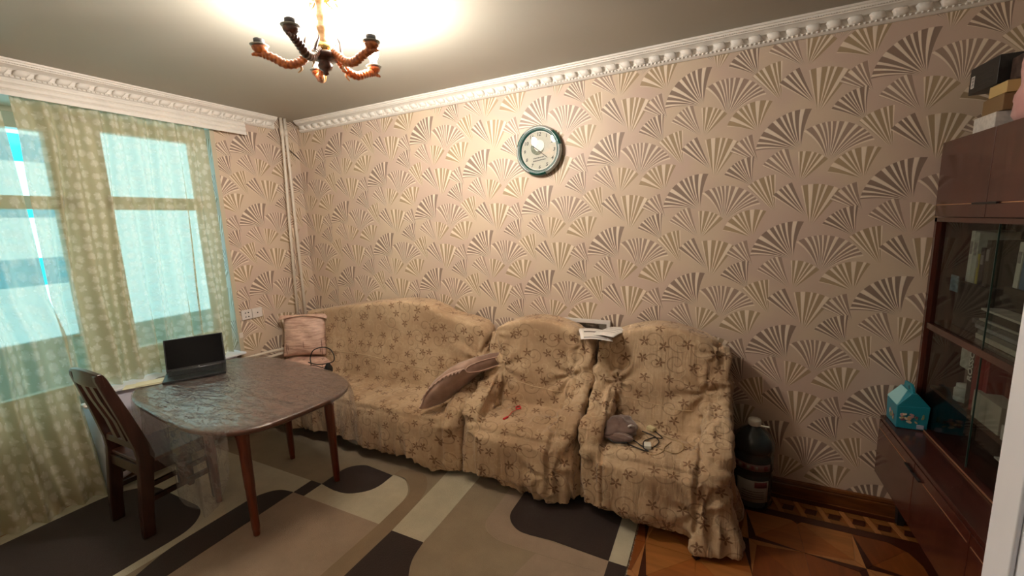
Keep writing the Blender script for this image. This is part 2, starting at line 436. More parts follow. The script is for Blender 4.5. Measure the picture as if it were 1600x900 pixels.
# ------------------------------------------------------------------ pipes, sockets
M_PIPE = plain('pipe_paint', srgb(214, 202, 186), .35)
def vpipe(y0, y1, z0, r, x=.06, lab='', ):
    t = thing('heating_pipe', (x, y1, 0), lab, 'pipe')
    b = B(); tube(b, [(x, y0, H), (x, y0, 2.5), (x, (y0+y1)/2, 1.7), (x, y1, z0)], r, 12); obj('pipe', b, M_PIPE, t, smooth=True)
    b = B(); tube(b, [(x, y0, 2.50), (x, y0, 2.56)], r*1.35, 12); obj('collar', b, M_PIPE, t, smooth=True)
vpipe(-.205, -.272, .66, .0125, .075, 'cream vertical heating pipe in the corner, the one nearer the window')
vpipe(-.165, -.182, .4, .0135, .07, 'cream vertical heating pipe in the corner, the one nearer the sofa')
b = B(); tube(b, smooth_path([(.075, -.83, .655), (.075, -.6, .65), (.075, -.42, .635), (.075, -.272, .64), (.075, -.268, .67)]), .0125, 10)
tag(obj('heating_pipe', b, M_PIPE, smooth=True), 'cream sloping pipe low on the wall from the window to the sofa pillow', 'pipe')
b = B(); tube(b, smooth_path([(.07, -.83, .60), (.07, -.5, .60), (.07, -.3, .59)]), .0125, 10)
tag(obj('heating_pipe', b, M_PIPE, smooth=True), 'lower cream return pipe half hidden behind the table edge', 'pipe')
M_SOCK = plain('socket_plastic', srgb(222, 214, 208), .35); M_BLACK = plain('black_plastic', (.012, .012, .013), .35)
for k, (yc, lab) in enumerate(((-.68, 'white wall socket with four holes beside the curtain edge'), (-.59, 'white wall socket with a single dark hole, on the pipe side'))):
    t = thing('wall_socket', (0, yc, .955), lab, 'socket', 'pair of wall sockets')
    b = B(); box(b, 0, .012, yc-.043, yc+.043, .955, 1.038); pl = obj('face_plate', b, M_SOCK, t, bevel=.004)
    for dy, dz in (((-.012, -.018), (.012, -.018), (-.012, .016), (.012, .016)) if k == 0 else ((0, 0),)):
        b = B(); mt = Matrix.Translation((.0125, yc+dy, .997+dz)) @ Matrix.Rotation(PI/2, 4, 'Y')
        bmesh.ops.create_cone(b, cap_ends=True, segments=10, radius1=.005, radius2=.005, depth=.003, matrix=mt); obj('hole', b, M_BLACK, pl)
b = B(); box(b, .0, .014, -.765, -.735, .815, .86); box(b, 0, .010, -.757, -.743, .86, .95); tag(obj('cable_duct_end', b, M_SOCK, bevel=.003), 'small white cable duct end on the wall below the sockets', 'duct')

b = B(); loft(b, [[(.0, -.175, 2.452), (.0, -.168, 2.462), (.004, -.168, 2.462), (.006, -.176, 2.452)], [(.0, -.012, 2.330), (.0, -.006, 2.336), (.003, -.006, 2.336), (.014, -.014, 2.328)]])
tag(obj('peeled_seam', b, plain('torn_paper_dark', srgb(86, 66, 52), .8)), 'short dark slanting tear in the wallpaper between the pipes and the room corner', 'tear')  # dark brown sliver for the torn wallpaper flap
# ------------------------------------------------------------------ curtains
def curtain_mat():
    m, t, bs = new_mat('curtain_fabric'); nt = m.node_tree; nt.nodes.remove(bs)
    uv = t.n('ShaderNodeUVMap').outputs[0]
    wv = t.vm('ADD', uv, t.vm('SCALE', t.vm('SUBTRACT', t.n('ShaderNodeTexNoise').outputs[1], (.5, .5, .5)), .0)); fl, r, th, h, p = flowers(t, uv, 11.5, .45, .40, 4); fl = t.m('MULTIPLY', fl, t.ss(t.noise(uv, 30, 3, .6), .3, .6))
    big = t.ss(t.noise(uv, 14, 3, .6), .45, .6)
    f = t.m('MAXIMUM', t.m('MULTIPLY', fl, .8), t.m('MULTIPLY', t.m('SUBTRACT', 1.0, t.ss(t.m('ADD', r, t.m('MULTIPLY', big, .15)), .22, .5)), .6))
    weave = t.noise(uv, 220, 2)
    c = t.mix(f, srgb(206, 194, 162), srgb(240, 232, 214))
    df = t.n('ShaderNodeBsdfDiffuse'); t.put(df.inputs[0], c)
    tl = t.n('ShaderNodeBsdfTranslucent'); t.put(tl.inputs[0], t.mix(f, srgb(205, 192, 152), srgb(235, 226, 198)))
    t.put(df.inputs['Normal'], t.bump(weave, .2, .002))
    m1 = t.n('ShaderNodeMixShader'); m1.inputs[0].default_value = .17; t.put(m1.inputs[1], df.outputs[0]); t.put(m1.inputs[2], tl.outputs[0])
    tr = t.n('ShaderNodeBsdfTransparent'); tr.inputs[0].default_value = (.92, .92, .84, 1)
    m2 = t.n('ShaderNodeMixShader'); t.put(m2.inputs[0], t.m('MULTIPLY_ADD', f, -.07, .27)); t.put(m2.inputs[1], m1.outputs[0]); t.put(m2.inputs[2], tr.outputs[0])
    t.put(nt.nodes['Material Output'].inputs[0], m2.outputs[0]); return m
M_CURT = curtain_mat()
def interp(x, pts):
    for (a, va), (c, vc) in zip(pts, pts[1:]):
        if (x <= a and x >= c) or (x >= a and x <= c):
            return va+(vc-va)*(x-a)/(c-a) if c != a else va
    return pts[0][1] if abs(x-pts[0][0]) < abs(x-pts[-1][0]) else pts[-1][1]
def curtain(yl, yr, ztop, zbot, seed, label, nf, xo=0):
    rs = random.Random(seed); ph = [rs.random()*6 for _ in range(6)]
    bm = B()
    def fn(u, v):
        zb = zbot(u) if callable(zbot) else zbot
        z = ztop+(zb-ztop)*v
        y0 = interp(z, yl); y1 = interp(z, yr); y = y0+(y1-y0)*u
        s = u*nf
        a = .020+.014*v
        fold = math.sin(2*PI*s+ph[0]+.8*math.sin(2.3*s+ph[1]))+.45*math.sin(2*PI*s*1.83+ph[2]+1.5*v)+.25*math.sin(2*PI*s*.37+ph[3]-v*2)
        x = xo+.008-.05*(2.47-z)/2.47+a*fold
        x += -.05*sstep(1.2, 0, z)*.6
        y += .010*math.sin(v*5+s*3+ph[4])
        return (x, y, z)
    def uvf(u, v): return (u*nf*.23, (1-v)*2.4)
    grid(bm, int(nf*26), 60, fn, uvf)
    return tag(obj('curtain', bm, M_CURT, smooth=True), label, 'curtain')
curtain([(2.5, -1.79), (2.26, -1.775), (1.32, -1.80), (.69, -1.76)], [(2.5, -.80), (.69, -.80)], 2.478, .711, 3,
        'pale green flowered curtain panel over the window behind the laptop, ending at the sill', 9)
curtain([(2.5, -2.56), (0, -2.56)], [(2.5, -1.835), (2.26, -1.828), (1.34, -1.795), (1.1, -1.745), (.7, -1.735), (.02, -1.665)], 2.478, .012, 5,
        'pale green flowered curtain panel at the left edge, hanging down to the rug', 7, .02)

# ------------------------------------------------------------------ radiator screen under the sill, draped in white cloth
rad = thing('radiator', (-.09, -1.25, 0), 'white cloth covered radiator under the window, behind the chair and the table', 'radiator')
b = B(); box(b, -.20, -.03, -1.66, -.85, .12, .66); obj('body', b, M_PAINT, rad, bevel=.01)
def clf(u, v):
    y = -1.685+.87*u; L = v*.80
    if L < .18: x, z = -.19+L*1.25, .684+.003*math.sin(u*20)
    else:
        z = .684-(L-.18)*.93; x = .036+.010*math.sin(u*17+1)+.012*math.sin(u*31+z*6)*sstep(.68, .3, z)
    return (x, y, z)
b = B(); grid(b, 60, 40, clf); obj('cover_cloth', b, plain('white_cloth', srgb(226, 224, 240), .8, bump=.2, bscale=200), rad, smooth=True, solid=.003)
b = B(); tube(b, [(-.03, -1.66, .64), (-.03, -1.74, .64), (.03, -1.74, .64)], .012, 10); obj('valve', b, M_SOCK, rad, smooth=True)
b = B(); box(b, -.2, .04, -1.705, -1.69, 0.01, .60); obj('side_board', b, plain('board_white', srgb(206, 212, 226), .4), rad)

# ------------------------------------------------------------------ clock
def ck(x, z, y): return Vector((2.415+x, y, 2.152+z))
ROTC = Matrix.Rotation(PI/2, 4, 'X')
clock = thing('wall_clock', (2.415, 0, 1.98), 'round wall clock with dark green and silver rim, alone on the fan wallpaper', 'clock')
M_GREEN = plain('green_rim', srgb(6, 70, 62), .35, coat=.2); M_SILV = plain('silver_trim', (.42, .44, .42), .45, metal=.7)
def ring(prof, a0=0, a1=2*PI, n=64):
    bm = B(); full = abs(a1-a0-2*PI) < 1e-6; R = []
    k = n if full else max(6, int(n*(a1-a0)/(2*PI)))
    for i in range(k if full else k+1):
        a = a0+(a1-a0)*i/k
        R.append([(2.415+r*math.sin(a), -d, 2.152+r*math.cos(a)) for r, d in prof])
    if full: R.append(R[0])
    loft(bm, R, caps=not full); bmesh.ops.remove_doubles(bm, verts=bm.verts, dist=1e-6)
    bmesh.ops.recalc_face_normals(bm, faces=bm.faces); return bm
obj('case', ring([(.160, 0), (.166, .02), (.163, .042), (.150, .052), (.138, .046), (.136, .03), (.136, 0)]), M_GREEN, clock, smooth=True)
for a0, a1 in ((-40, 42), (80, 160), (205, 285)):
    obj('inset', ring([(.1655, .024), (.1635, .0435), (.152, .0535), (.149, .0525), (.160, .040), (.162, .022)], math.radians(a0), math.radians(a1)), M_SILV, clock, smooth=True)
obj('inner_ring', ring([(.137, .028), (.139, .046), (.136, .047), (.129, .036), (.127, .020)]), M_GREEN, clock, smooth=True)
obj('chrome_line', ring([(.1415, .0475), (.1405, .0495), (.1385, .0485)]), M_SILV, clock, smooth=True)
obj('dial_edge', ring([(.129, .027), (.128, .031), (.124, .030), (.123, .026)]), M_WHITE, clock, smooth=True)
b = B(); mt = Matrix.Translation((2.415, -.024, 2.152)) @ ROTC
bmesh.ops.create_cone(b, cap_ends=True, segments=64, radius1=.137, radius2=.137, depth=.004, matrix=mt); face = obj('dial', b, plain('dial_cream', srgb(186, 184, 170), .7, noise=.03, nscale=60), clock)
b = B(); mt = Matrix.Translation((2.415, -.043, 2.152)) @ ROTC
bmesh.ops.create_cone(b, cap_ends=True, segments=48, radius1=.137, radius2=.137, depth=.0015, matrix=mt); obj('glass', b, glass_mat('clock_glass', (1, 1, 1), .0, .03), clock)
M_INK = plain('dark_ink', (.03, .03, .03), .5)
FONT = None
def text(name, s, size, mtx, mat, parent, ext=.0004, shear=0, ax='CENTER', bold=0):
    cu = bpy.data.curves.new(name, 'FONT'); cu.body = s; cu.size = size; cu.extrude = ext; cu.align_x = ax; cu.align_y = 'CENTER'; cu.shear = shear
    cu.offset = bold; cu.resolution_u = 3
    tmp = bpy.data.objects.new('t', cu); COL.objects.link(tmp)
    dg = bpy.context.evaluated_depsgraph_get(); me = bpy.data.meshes.new_from_object(tmp.evaluated_get(dg))
    bpy.data.objects.remove(tmp); me.name = name
    bm = B(); bm.from_mesh(me); bpy.data.meshes.remove(me)
    for v in bm.verts: v.co = mtx @ v.co
    return obj(name, bm, mat, parent)
for k in range(1, 13):
    a = k*PI/6
    text('numeral', str(k), .032, Matrix.Translation(ck(.108*math.sin(a), .108*math.cos(a), -.0275)) @ ROTC, M_INK, face, shear=.2, bold=.0004)
rs = random.Random(4)
for zz_, xa, xb in ((-.048, -.045, .035), (-.066, -.045, .045)):     # two lines of print too small to read in the photograph
    x = xa
    while x < xb:
        wd = .002+.003*rs.random(); b = B(); hh = .003+.0018*rs.random(); zc = zz_+(x-xa)*.12
        q = ck(x, zc, -.0272); box(b, q.x, q.x+wd, q.y-.0003, q.y, q.z-hh, q.z+hh*.6); obj('print_stroke', b, M_INK, face); x += wd+.0015
b = B(); mt = Matrix.Translation(ck(-.012, .022, -.0270)) @ ROTC
bmesh.ops.create_cone(b, cap_ends=True, segments=32, radius1=.048, radius2=.048, depth=.0015, matrix=mt); gl_ = obj('globe_emblem', b, plain('emblem_grey', srgb(110, 118, 102), .7, noise=.25, nscale=40), face)
b = B(); mt = Matrix.Translation(ck(.002, .034, -.0285)) @ ROTC
bmesh.ops.create_cone(b, cap_ends=True, segments=32, radius1=.038, radius2=.038, depth=.001, matrix=mt); obj('emblem_pale_disc', b, plain('emblem_white', srgb(222, 224, 214), .6), face)  # paler round print, set off-centre on the globe emblem
def hand(L, wd, a, dep):
    bm = B(); d = Vector((math.sin(a), 0, math.cos(a))); n = Vector((d.z, 0, -d.x)); c = ck(0, 0, -dep)
    P = [c-d*.02-n*wd*.5, c-d*.02+n*wd*.5, c+d*L*.8+n*wd*.5, c+d*L, c+d*L*.8-n*wd*.5]
    loft(bm, [P, [p+Vector((0, -.0012, 0)) for p in P]]); return bm
obj('hour_hand', hand(.062, .006, math.radians(-52), .031), M_INK, clock)
obj('minute_hand', hand(.085, .004, math.radians(129), .034), M_INK, clock)
b = B(); lathe(b, [(0, 0), (.005, 0), (.005, .008), (0, .009)], ck(0, 0, -.031), 12, ROTC); obj('hub', b, M_SILV, clock, smooth=True)

# ------------------------------------------------------------------ chandelier
LX, LY = 2.05, -1.44
M_PLAST = plain('medallion_plaster', srgb(240, 236, 226), .6)
b = B(); prof = [(.0, -.030), (.06, -.032), (.075, -.024), (.10, -.030), (.12, -.020), (.20, -.018), (.215, -.026), (.23, -.016), (.27, -.014), (.285, -.020), (.30, -.012), (.302, 0)]
lathe(b, prof, (LX, LY, H), 64); med = tag(obj('ceiling_medallion', b, M_PLAST, smooth=True), 'round white plaster ceiling rosette glowing above the chandelier', 'ceiling rosette')
for k in range(24):
    a = 2*PI*k/24; b = B()
    mt = Matrix.Translation((LX+.158*math.cos(a), LY+.158*math.sin(a), H-.020)) @ Matrix.Rotation(a, 4, 'Z') @ Matrix.Diagonal((.034, .013, .006, 1))
    bmesh.ops.create_uvsphere(b, u_segments=8, v_segments=5, radius=1, matrix=mt); obj('petal', b, M_PLAST, med, smooth=True)
def spiral_wood(name, c1, c2):
    m, t, bs = new_mat(name); tc = t.n('ShaderNodeTexCoord').outputs['Object']
    n = t.noise(t.vm('MULTIPLY', tc, (30, 30, 30)), 2, 3); 
    t.put(bs.inputs['Base Color'], t.mix(t.ss(n, .35, .65), c1, c2)); bs.inputs['Roughness'].default_value = .3; bs.inputs['Coat Weight'].default_value = .5
    return m
M_ARM = spiral_wood('carved_wood', srgb(150, 74, 32), srgb(205, 120, 62)); M_ARMD = spiral_wood('dark_and_shaded_wood', srgb(62, 34, 26), srgb(96, 58, 46))
M_BRASS = plain('brass', (.75, .52, .18), .22, metal=1); M_PALEW = spiral_wood('pale_turned_wood', srgb(205, 160, 110), srgb(230, 195, 150))
M_BULB = plain('lit_bulb', (1.0, .92, .82), .5, emit=BULB); M_SOCKET = plain('bulb_socket_grey', (.10, .10, .11), .4)
ch = thing('chandelier', (LX, LY, 2.28), 'five-arm carved wooden chandelier with brass hub and two lit bulbs', 'chandelier')
b = B(); lathe(b, [(.018, 2.425), (.022, 2.432), (.016, 2.445), (.015, 2.47), (.019, 2.482), (.021, 2.492), (.016, 2.50), (.0135, 2.515), (.018, 2.53), (.016, 2.545), (.013, 2.56), (.017, 2.59), (.022, 2.60), (.012, 2.62), (.012, 2.64)], (LX, LY, 0), 20)
obj('stem', b, M_PALEW, ch, smooth=True)
b = B(); lathe(b, [(.012, 2.598), (.045, 2.602), (.055, 2.615), (.04, 2.63), (.012, 2.636)], (LX, LY, 0), 24); can = obj('canopy', b, M_BRASS, ch, smooth=True)
for k in range(5):
    a = 2*PI*k/5+.3; e = Vector((math.cos(a), math.sin(a), 0)); c = Vector((LX, LY, 0)); b = B()
    tube(b, smooth_path([c+e*.03+Vector((0, 0, 2.60)), c+e*.07+Vector((0, 0, 2.585)), c+e*.095+Vector((0, 0, 2.60)), c+e*.08+Vector((0, 0, 2.615)), c+e*.07+Vector((0, 0, 2.602))]), .004, 8); obj('scroll', b, M_BRASS, can, smooth=True)
b = B(); lathe(b, [(.026, 2.392), (.034, 2.394), (.034, 2.424), (.028, 2.428), (.02, 2.43)], (LX, LY, 0), 28); obj('brass_hub', b, M_BRASS, ch, smooth=True)
b = B(); lathe(b, [(.002, 2.306), (.012, 2.312), (.010, 2.322), (.024, 2.330), (.030, 2.345), (.022, 2.357), (.03, 2.362), (.05, 2.368), (.054, 2.380), (.05, 2.39), (.03, 2.396)], (LX, LY, 0), 28); obj('turned_hub', b, M_ARMD, ch, smooth=True)
ARMS = [(-133, 0, 0), (-68, 0, 1), (7, 0, 0), (77, 1, 0), (146, 1, 0)]  # last flag gives the silhouetted arm darker wood, its shade put into the colour
for ang, lit, dark in ARMS:
    a = math.radians(ang); e = Vector((math.cos(a), math.sin(a), 0)); s = Vector((-e.y, e.x, 0)); c = Vector((LX, LY, 0)); zz = Vector((0, 0, 1))
    P = smooth_path([c+e*.045+zz*2.392, c+e*.07+zz*2.372, c+e*.10+zz*2.346, c+e*.145+zz*2.338, c+e*.185+zz*2.356, c+e*.225+zz*2.368, c+e*.262+zz*2.362], 14)
    rings_ = []; n = len(P); up = zz
    b = B()
    for i, p in enumerate(P):
        d = (P[min(i+1, n-1)]-P[max(i-1, 0)]).normalized(); sd = d.cross(zz).normalized(); upv = sd.cross(d).normalized()
        r = (.0135+.0035*math.sin(i/n*PI))*(1 if i < n*.8 else 1-.75*(i/n-.8)/.2)
        rings_.append([p+(sd*math.cos(2*PI*k/14)+upv*math.sin(2*PI*k/14))*r*(1+.09*math.sin(2*PI*k/14+i*1.25)) for k in range(14)])
    loft(b, rings_); arm = obj('arm', b, M_ARMD if dark else M_ARM, ch, smooth=True)
    b = B(); tube(b, smooth_path([c+e*.085+zz*2.36, c+e*.075+s*.01+zz*2.40, c+e*.068+s*.018+zz*2.425, c+e*.062+s*.012+zz*2.445]), lambda q: .006*(1-q)+.0012, 8); obj('leaf_tip', b, M_ARMD, arm, smooth=True)
    b = B(); tube(b, smooth_path([c+e*.10+zz*2.345, c+e*.09+zz*2.325, c+e*.105+zz*2.308]), lambda q: .006*(1-q)+.002, 8); obj('curl', b, M_PALEW, arm, smooth=True)
    cc = c+e*.232
    b = B(); lathe(b, [(.008, 2.366), (.016, 2.37), (.026, 2.381), (.028, 2.390), (.022, 2.396)], cc, 20); cup = obj('cup', b, M_ARMD if dark else M_ARM, arm, smooth=True)
    b = B(); lathe(b, [(.020, 2.394), (.033, 2.396), (.034, 2.399), (.021, 2.403)], cc, 20); obj('drip_ring', b, M_SILV, cup, smooth=True)
    b = B(); lathe(b, [(.019, 2.402), (.019, 2.420), (.016, 2.422), (.016, 2.412), (0, 2.412)] if not lit else [(.018, 2.402), (.018, 2.412), (.014, 2.414)], cc, 20); obj('bulb_holder', b, M_SOCKET, cup, smooth=True)
    if lit:
        b = B(); lathe(b, [(.012, 2.412), (.014, 2.422), (.024, 2.445), (.0275, 2.462), (.026, 2.478), (.018, 2.492), (.006, 2.499), (0, 2.5)], cc, 20)
        tag(obj('bulb', b, M_BULB, arm, smooth=True), 'lit bulb')

# ------------------------------------------------------------------ rug: carved motifs, each its own piece
def pile(name, col, v=.10):
    m, t, bs = new_mat(name); tc = t.n('ShaderNodeNewGeometry').outputs['Position']
    n = t.noise(tc, 5, 4, .65); n2 = t.noise(tc, 260, 2)
    f = t.m('MULTIPLY_ADD', n2, .45, t.m('MULTIPLY', t.ss(n, .3, .7), .6))
    t.put(bs.inputs['Base Color'], t.mix(f, tuple(c*(1-v*1.6) for c in col), tuple(min(1, c*(1+v*1.2)) for c in col)))
    bs.inputs['Roughness'].default_value = .95; bs.inputs['Sheen Weight'].default_value = .15
    t.put(bs.inputs['Normal'], t.bump(n2, .5, .004)); return m
C_TAUPE, C_CREAM, C_DARK, C_ROSE, C_SAND = srgb(146, 128, 104), srgb(190, 180, 156), srgb(46, 29, 23), srgb(156, 134, 114), srgb(138, 116, 90)
P_TAUPE, P_CREAM, P_DARK, P_ROSE, P_SAND = (pile(n, c) for n, c in (('pile_taupe', C_TAUPE), ('pile_cream', C_CREAM), ('pile_dark_brown', C_DARK), ('pile_rose_beige', C_ROSE), ('pile_sand', C_SAND)))
rug = thing('rug', (1.55, -1.4, 0), 'large cream, taupe and dark brown rug with curved block motifs under the table', 'rug')
RX0, RX1, RY0, RY1 = -.10, 3.19, -2.52, -.28
b = B(); box(b, RX0, RX1, RY0, RY1, -.005, .008); obj('pile_ground', b, P_TAUPE, rug, bevel=.004)
def rnd(poly, rad):
    """round listed corners: poly entries (x,y) or (x,y,r)"""
    out = []; n = len(poly)
    for i, p in enumerate(poly):
        r = p[2] if len(p) > 2 else rad
        c = Vector(p[:2]); a = Vector(poly[i-1][:2]); d = Vector(poly[(i+1) % n][:2])
        if r <= 0: out.append(tuple(c)); continue
        r = min(r, (a-c).length*.49, (d-c).length*.49); p0 = c+(a-c).normalized()*r; p1 = c+(d-c).normalized()*r
        for k in range(9):
            t = k/8; out.append(tuple(p0*(1-t)**2+c*2*t*(1-t)+p1*t*t))
    return out
def motif(name, poly, mat, z=.0015, rad=0):
    bm = B(); prism(bm, rnd(poly, rad), 'z', .005, .008+z); return obj(name, bm, mat, rug)
motif('border', [(RX0+.002, RY0+.01), (.0, RY0+.01), (.0, RY1-.01), (RX0+.002, RY1-.01)], P_CREAM, .001)
motif('border', [(3.10, -.944), (RX1-.002, -.944), (RX1-.002, RY1-.01), (3.10, RY1-.01)], P_CREAM, .001)
motif('border', [(3.10, RY0+.01), (RX1-.002, RY0+.01), (RX1-.002, -.944), (3.10, -.944)], P_DARK, .001)
# cream ground around the table
motif('cream_field', [(0, RY0+.02), (.93, RY0+.02), (.93, -1.60), (1.12, -1.204), (1.12, -1.07), (0, -1.07)], P_CREAM, .0005)
motif('dark_block', [(.0, RY0+.03), (.87, RY0+.03), (.87, -1.66, .2), (.74, -1.537, .08), (.15, -1.535, .12), (.0, -1.69, .1)], P_DARK, .002)
motif('dark_band', [(1.135, RY0+.03), (.99, RY0+.03), (.985, -1.98), (.925, -1.82, .1), (.925, -1.33, .15), (1.0, -1.22, .1), (1.12, -1.204)], P_DARK, .002)
motif('dark_square', [(1.123, -1.204), (1.221, -1.204), (1.221, -1.07), (1.123, -1.07)], P_DARK, .002)
motif('rose_field', [(1.135, RY0+.03), (1.93, RY0+.03), (1.93, -1.44), (1.85, -1.20), (1.125, -1.204)], P_ROSE, .0005)
motif('cream_block', [(1.221, -1.204), (1.85, -1.204), (1.84, -.92, .1), (1.70, -.80), (1.60, -.80), (1.59, -.95), (1.5, -1.05), (1.36, -1.09), (1.222, -1.07)], P_CREAM, .001)
motif('dark_blob', [(1.222, -1.07), (1.222, -.86, .1), (1.32, -.785, .05), (1.60, -.81), (1.60, -.98, .1), (1.46, -1.09, .12), (1.30, -1.08, .05)], P_DARK, .002)
motif('sand_band', [(1.60, -.80), (1.72, -.81, .1), (1.84, -.90, .1), (1.85, -1.2), (1.82, RY0+.03), (1.94, RY0+.03), (1.955, -1.2), (1.925, -.85, .1), (1.80, -.70, .08), (1.60, -.72)], P_SAND, .001)
motif('cream_block', [(1.955, -1.215), (2.172, -1.215), (2.172, -1.05), (2.15, RY1-.02), (1.90, RY1-.02), (1.93, -.75)], P_CREAM, .001)
motif('dark_block', [(1.94, RY0+.03), (2.36, RY0+.03), (2.33, -1.55), (2.19, -1.34, .1), (2.172, -1.215), (1.955, -1.215)], P_DARK, .002)
motif('rose_band', [(2.40, RY1-.02), (2.40, -.98, .2), (2.52, -1.045, .12), (3.10, -1.03), (3.10, -.944), (2.58, -.94, .12), (2.50, -.86, .1), (2.50, RY1-.02)], P_ROSE, .001)
motif('dark_block', [(2.50, RY1-.02), (2.50, -.86, .12), (2.60, -.945, .1), (2.8, -.93), (3.10, -.944), (3.10, RY1-.02)], P_DARK, .002)
motif('rose_field', [(3.10, -1.03), (3.10, RY0+.03), (2.9, RY0+.03), (2.6, -1.6, .3), (2.75, -1.045)], P_ROSE, .0008)
b = B(); rs = random.Random(5)
for i in range(420):
    y = RY0+(RY1-RY0)*rs.random(); x = RX1-.002; L = .008+.008*rs.random()
    v = [b.verts.new(p) for p in ((x, y, .006), (x, y+.003, .006), (x+L, y+.004*rs.random(), -.004), (x+L, y-.003, -.004))]; b.faces.new(v)
tag(obj('fringe', b, P_CREAM, rug), kind='stuff')

# ------------------------------------------------------------------ inlaid parquet, each veneer a piece of the floor
def veneer(name, c, ax):
    return wood(name, tuple(q*.78 for q in c), tuple(min(1, q*1.15) for q in c), ax, .3, .4, 8, 7)
V_LT = [veneer('veneer_a', srgb(158, 92, 42), 'x'), veneer('veneer_b', srgb(138, 76, 34), 'y'), veneer('veneer_c', srgb(166, 106, 54), 'x'), veneer('veneer_d', srgb(126, 66, 30), 'y')]
V_DK = veneer('veneer_dark', srgb(66, 28, 16), 'x'); V_PALE = veneer('veneer_pale', srgb(176, 118, 68), 'y'); V_BRD = veneer('veneer_border', srgb(138, 88, 42), 'x')
def veneer_piece(poly, mat, z=.0, name='parquet_piece'):
    c = sum((Vector(p) for p in poly), Vector((0, 0)))/len(poly)
    q = [tuple(c+(Vector(p)-c)*(1-.0012/max((Vector(p)-c).length, .01))) for p in poly]
    bm = B(); prism(bm, q, 'z', -.004, z); return obj(name, bm, mat, FLOOR)
S = .485; h = S/2; k1 = .062
for i in range(-1, 3):
    for j in range(0, 4):
        cx, cy = 3.73+S*i, -.496-S*j
        if cx+h > 4.46: continue
        for q in range(4):
            a = q*PI/2; R = lambda x, y: (cx+x*math.cos(a)-y*math.sin(a), cy+x*math.sin(a)+y*math.cos(a))
            veneer_piece([R(0, 0), R(k1*.55, k1*.55), R(h, 0)], V_DK if q % 2 == 0 else V_PALE, .0008)
            veneer_piece([R(0, 0), R(h, 0), R(k1*.55, -k1*.55)], V_PALE if q % 2 == 0 else V_DK, .0008)
            d = .022
            veneer_piece([R(h, 0), R(h, h-d), R(h-d, h-d) if False else R(h-d*.0, h-d), R(h-d, h-d*0-d), R(k1*.55, k1*.55)][:2]+[R(h-d*.5, h-d*.5), R(k1*.55, k1*.55)], V_LT[(q+i+j) % 4])
            veneer_piece([R(0, h), R(k1*.55, k1*.55), R(h-d*.5, h-d*.5), R(h-d, h)], V_LT[(q+i+j+2) % 4])
            veneer_piece([R(h, h), R(h-d, h), R(h-d*.5, h-d*.5), R(h, h-d)], V_DK, .0006)
# edge column beside the cabinet and the corner cut of the dark border
for j in range(0, 4):
    cy = -.496-S*j; x0 = 3.73+S*1.5
def rect(x0, x1, y0, y1): return [(x0, y0), (x1, y0), (x1, y1), (x0, y1)]
XE = 4.459
veneer_piece([(3.2, -.2), (3.2, -.2525), (XE-.10, -.2525), (XE-.03, -.30), (XE, -.38), (XE, -2.5), (XE+.045, -2.5), (XE+.045, -.2)], V_DK, .0006, 'border_strip')
veneer_piece(rect(2.9, XE+.045, -.068, -.03), V_DK, .0006, 'border_strip')
veneer_piece(rect(2.9, 4.78, -.03, -.0), V_BRD, .0, 'border_strip')
for i in range(-6, 8):
    cx = 4.056+.1075*i
    if cx > 4.5: break
    y0, y1 = -.198, -.070; s_ = .027
    veneer_piece([(cx-s_*1.3, -.139-s_*.9), (cx+s_*.7, -.139-s_*.9), (cx+s_*1.3, -.139+s_*.9), (cx-s_*.7, -.139+s_*.9)], V_DK, .0008, 'border_diamond')
    veneer_piece([(cx-.022, y0), (cx+.055, y0), (cx+.03, -.139-s_*.9-.001), (cx-s_*1.3, -.139-s_*.9-.001)], V_BRD, .0, 'border_piece')
    veneer_piece([(cx-.03, -.139+s_*.9+.001), (cx+s_*1.3, -.139+s_*.9+.001), (cx+.03, y1), (cx-.052, y1)], V_BRD, .0, 'border_piece')
    veneer_piece([(cx+.058, y0), (cx+.084, y0), (cx+.056, y1), (cx+.032, y1)], V_PALE, .0003, 'border_bar')

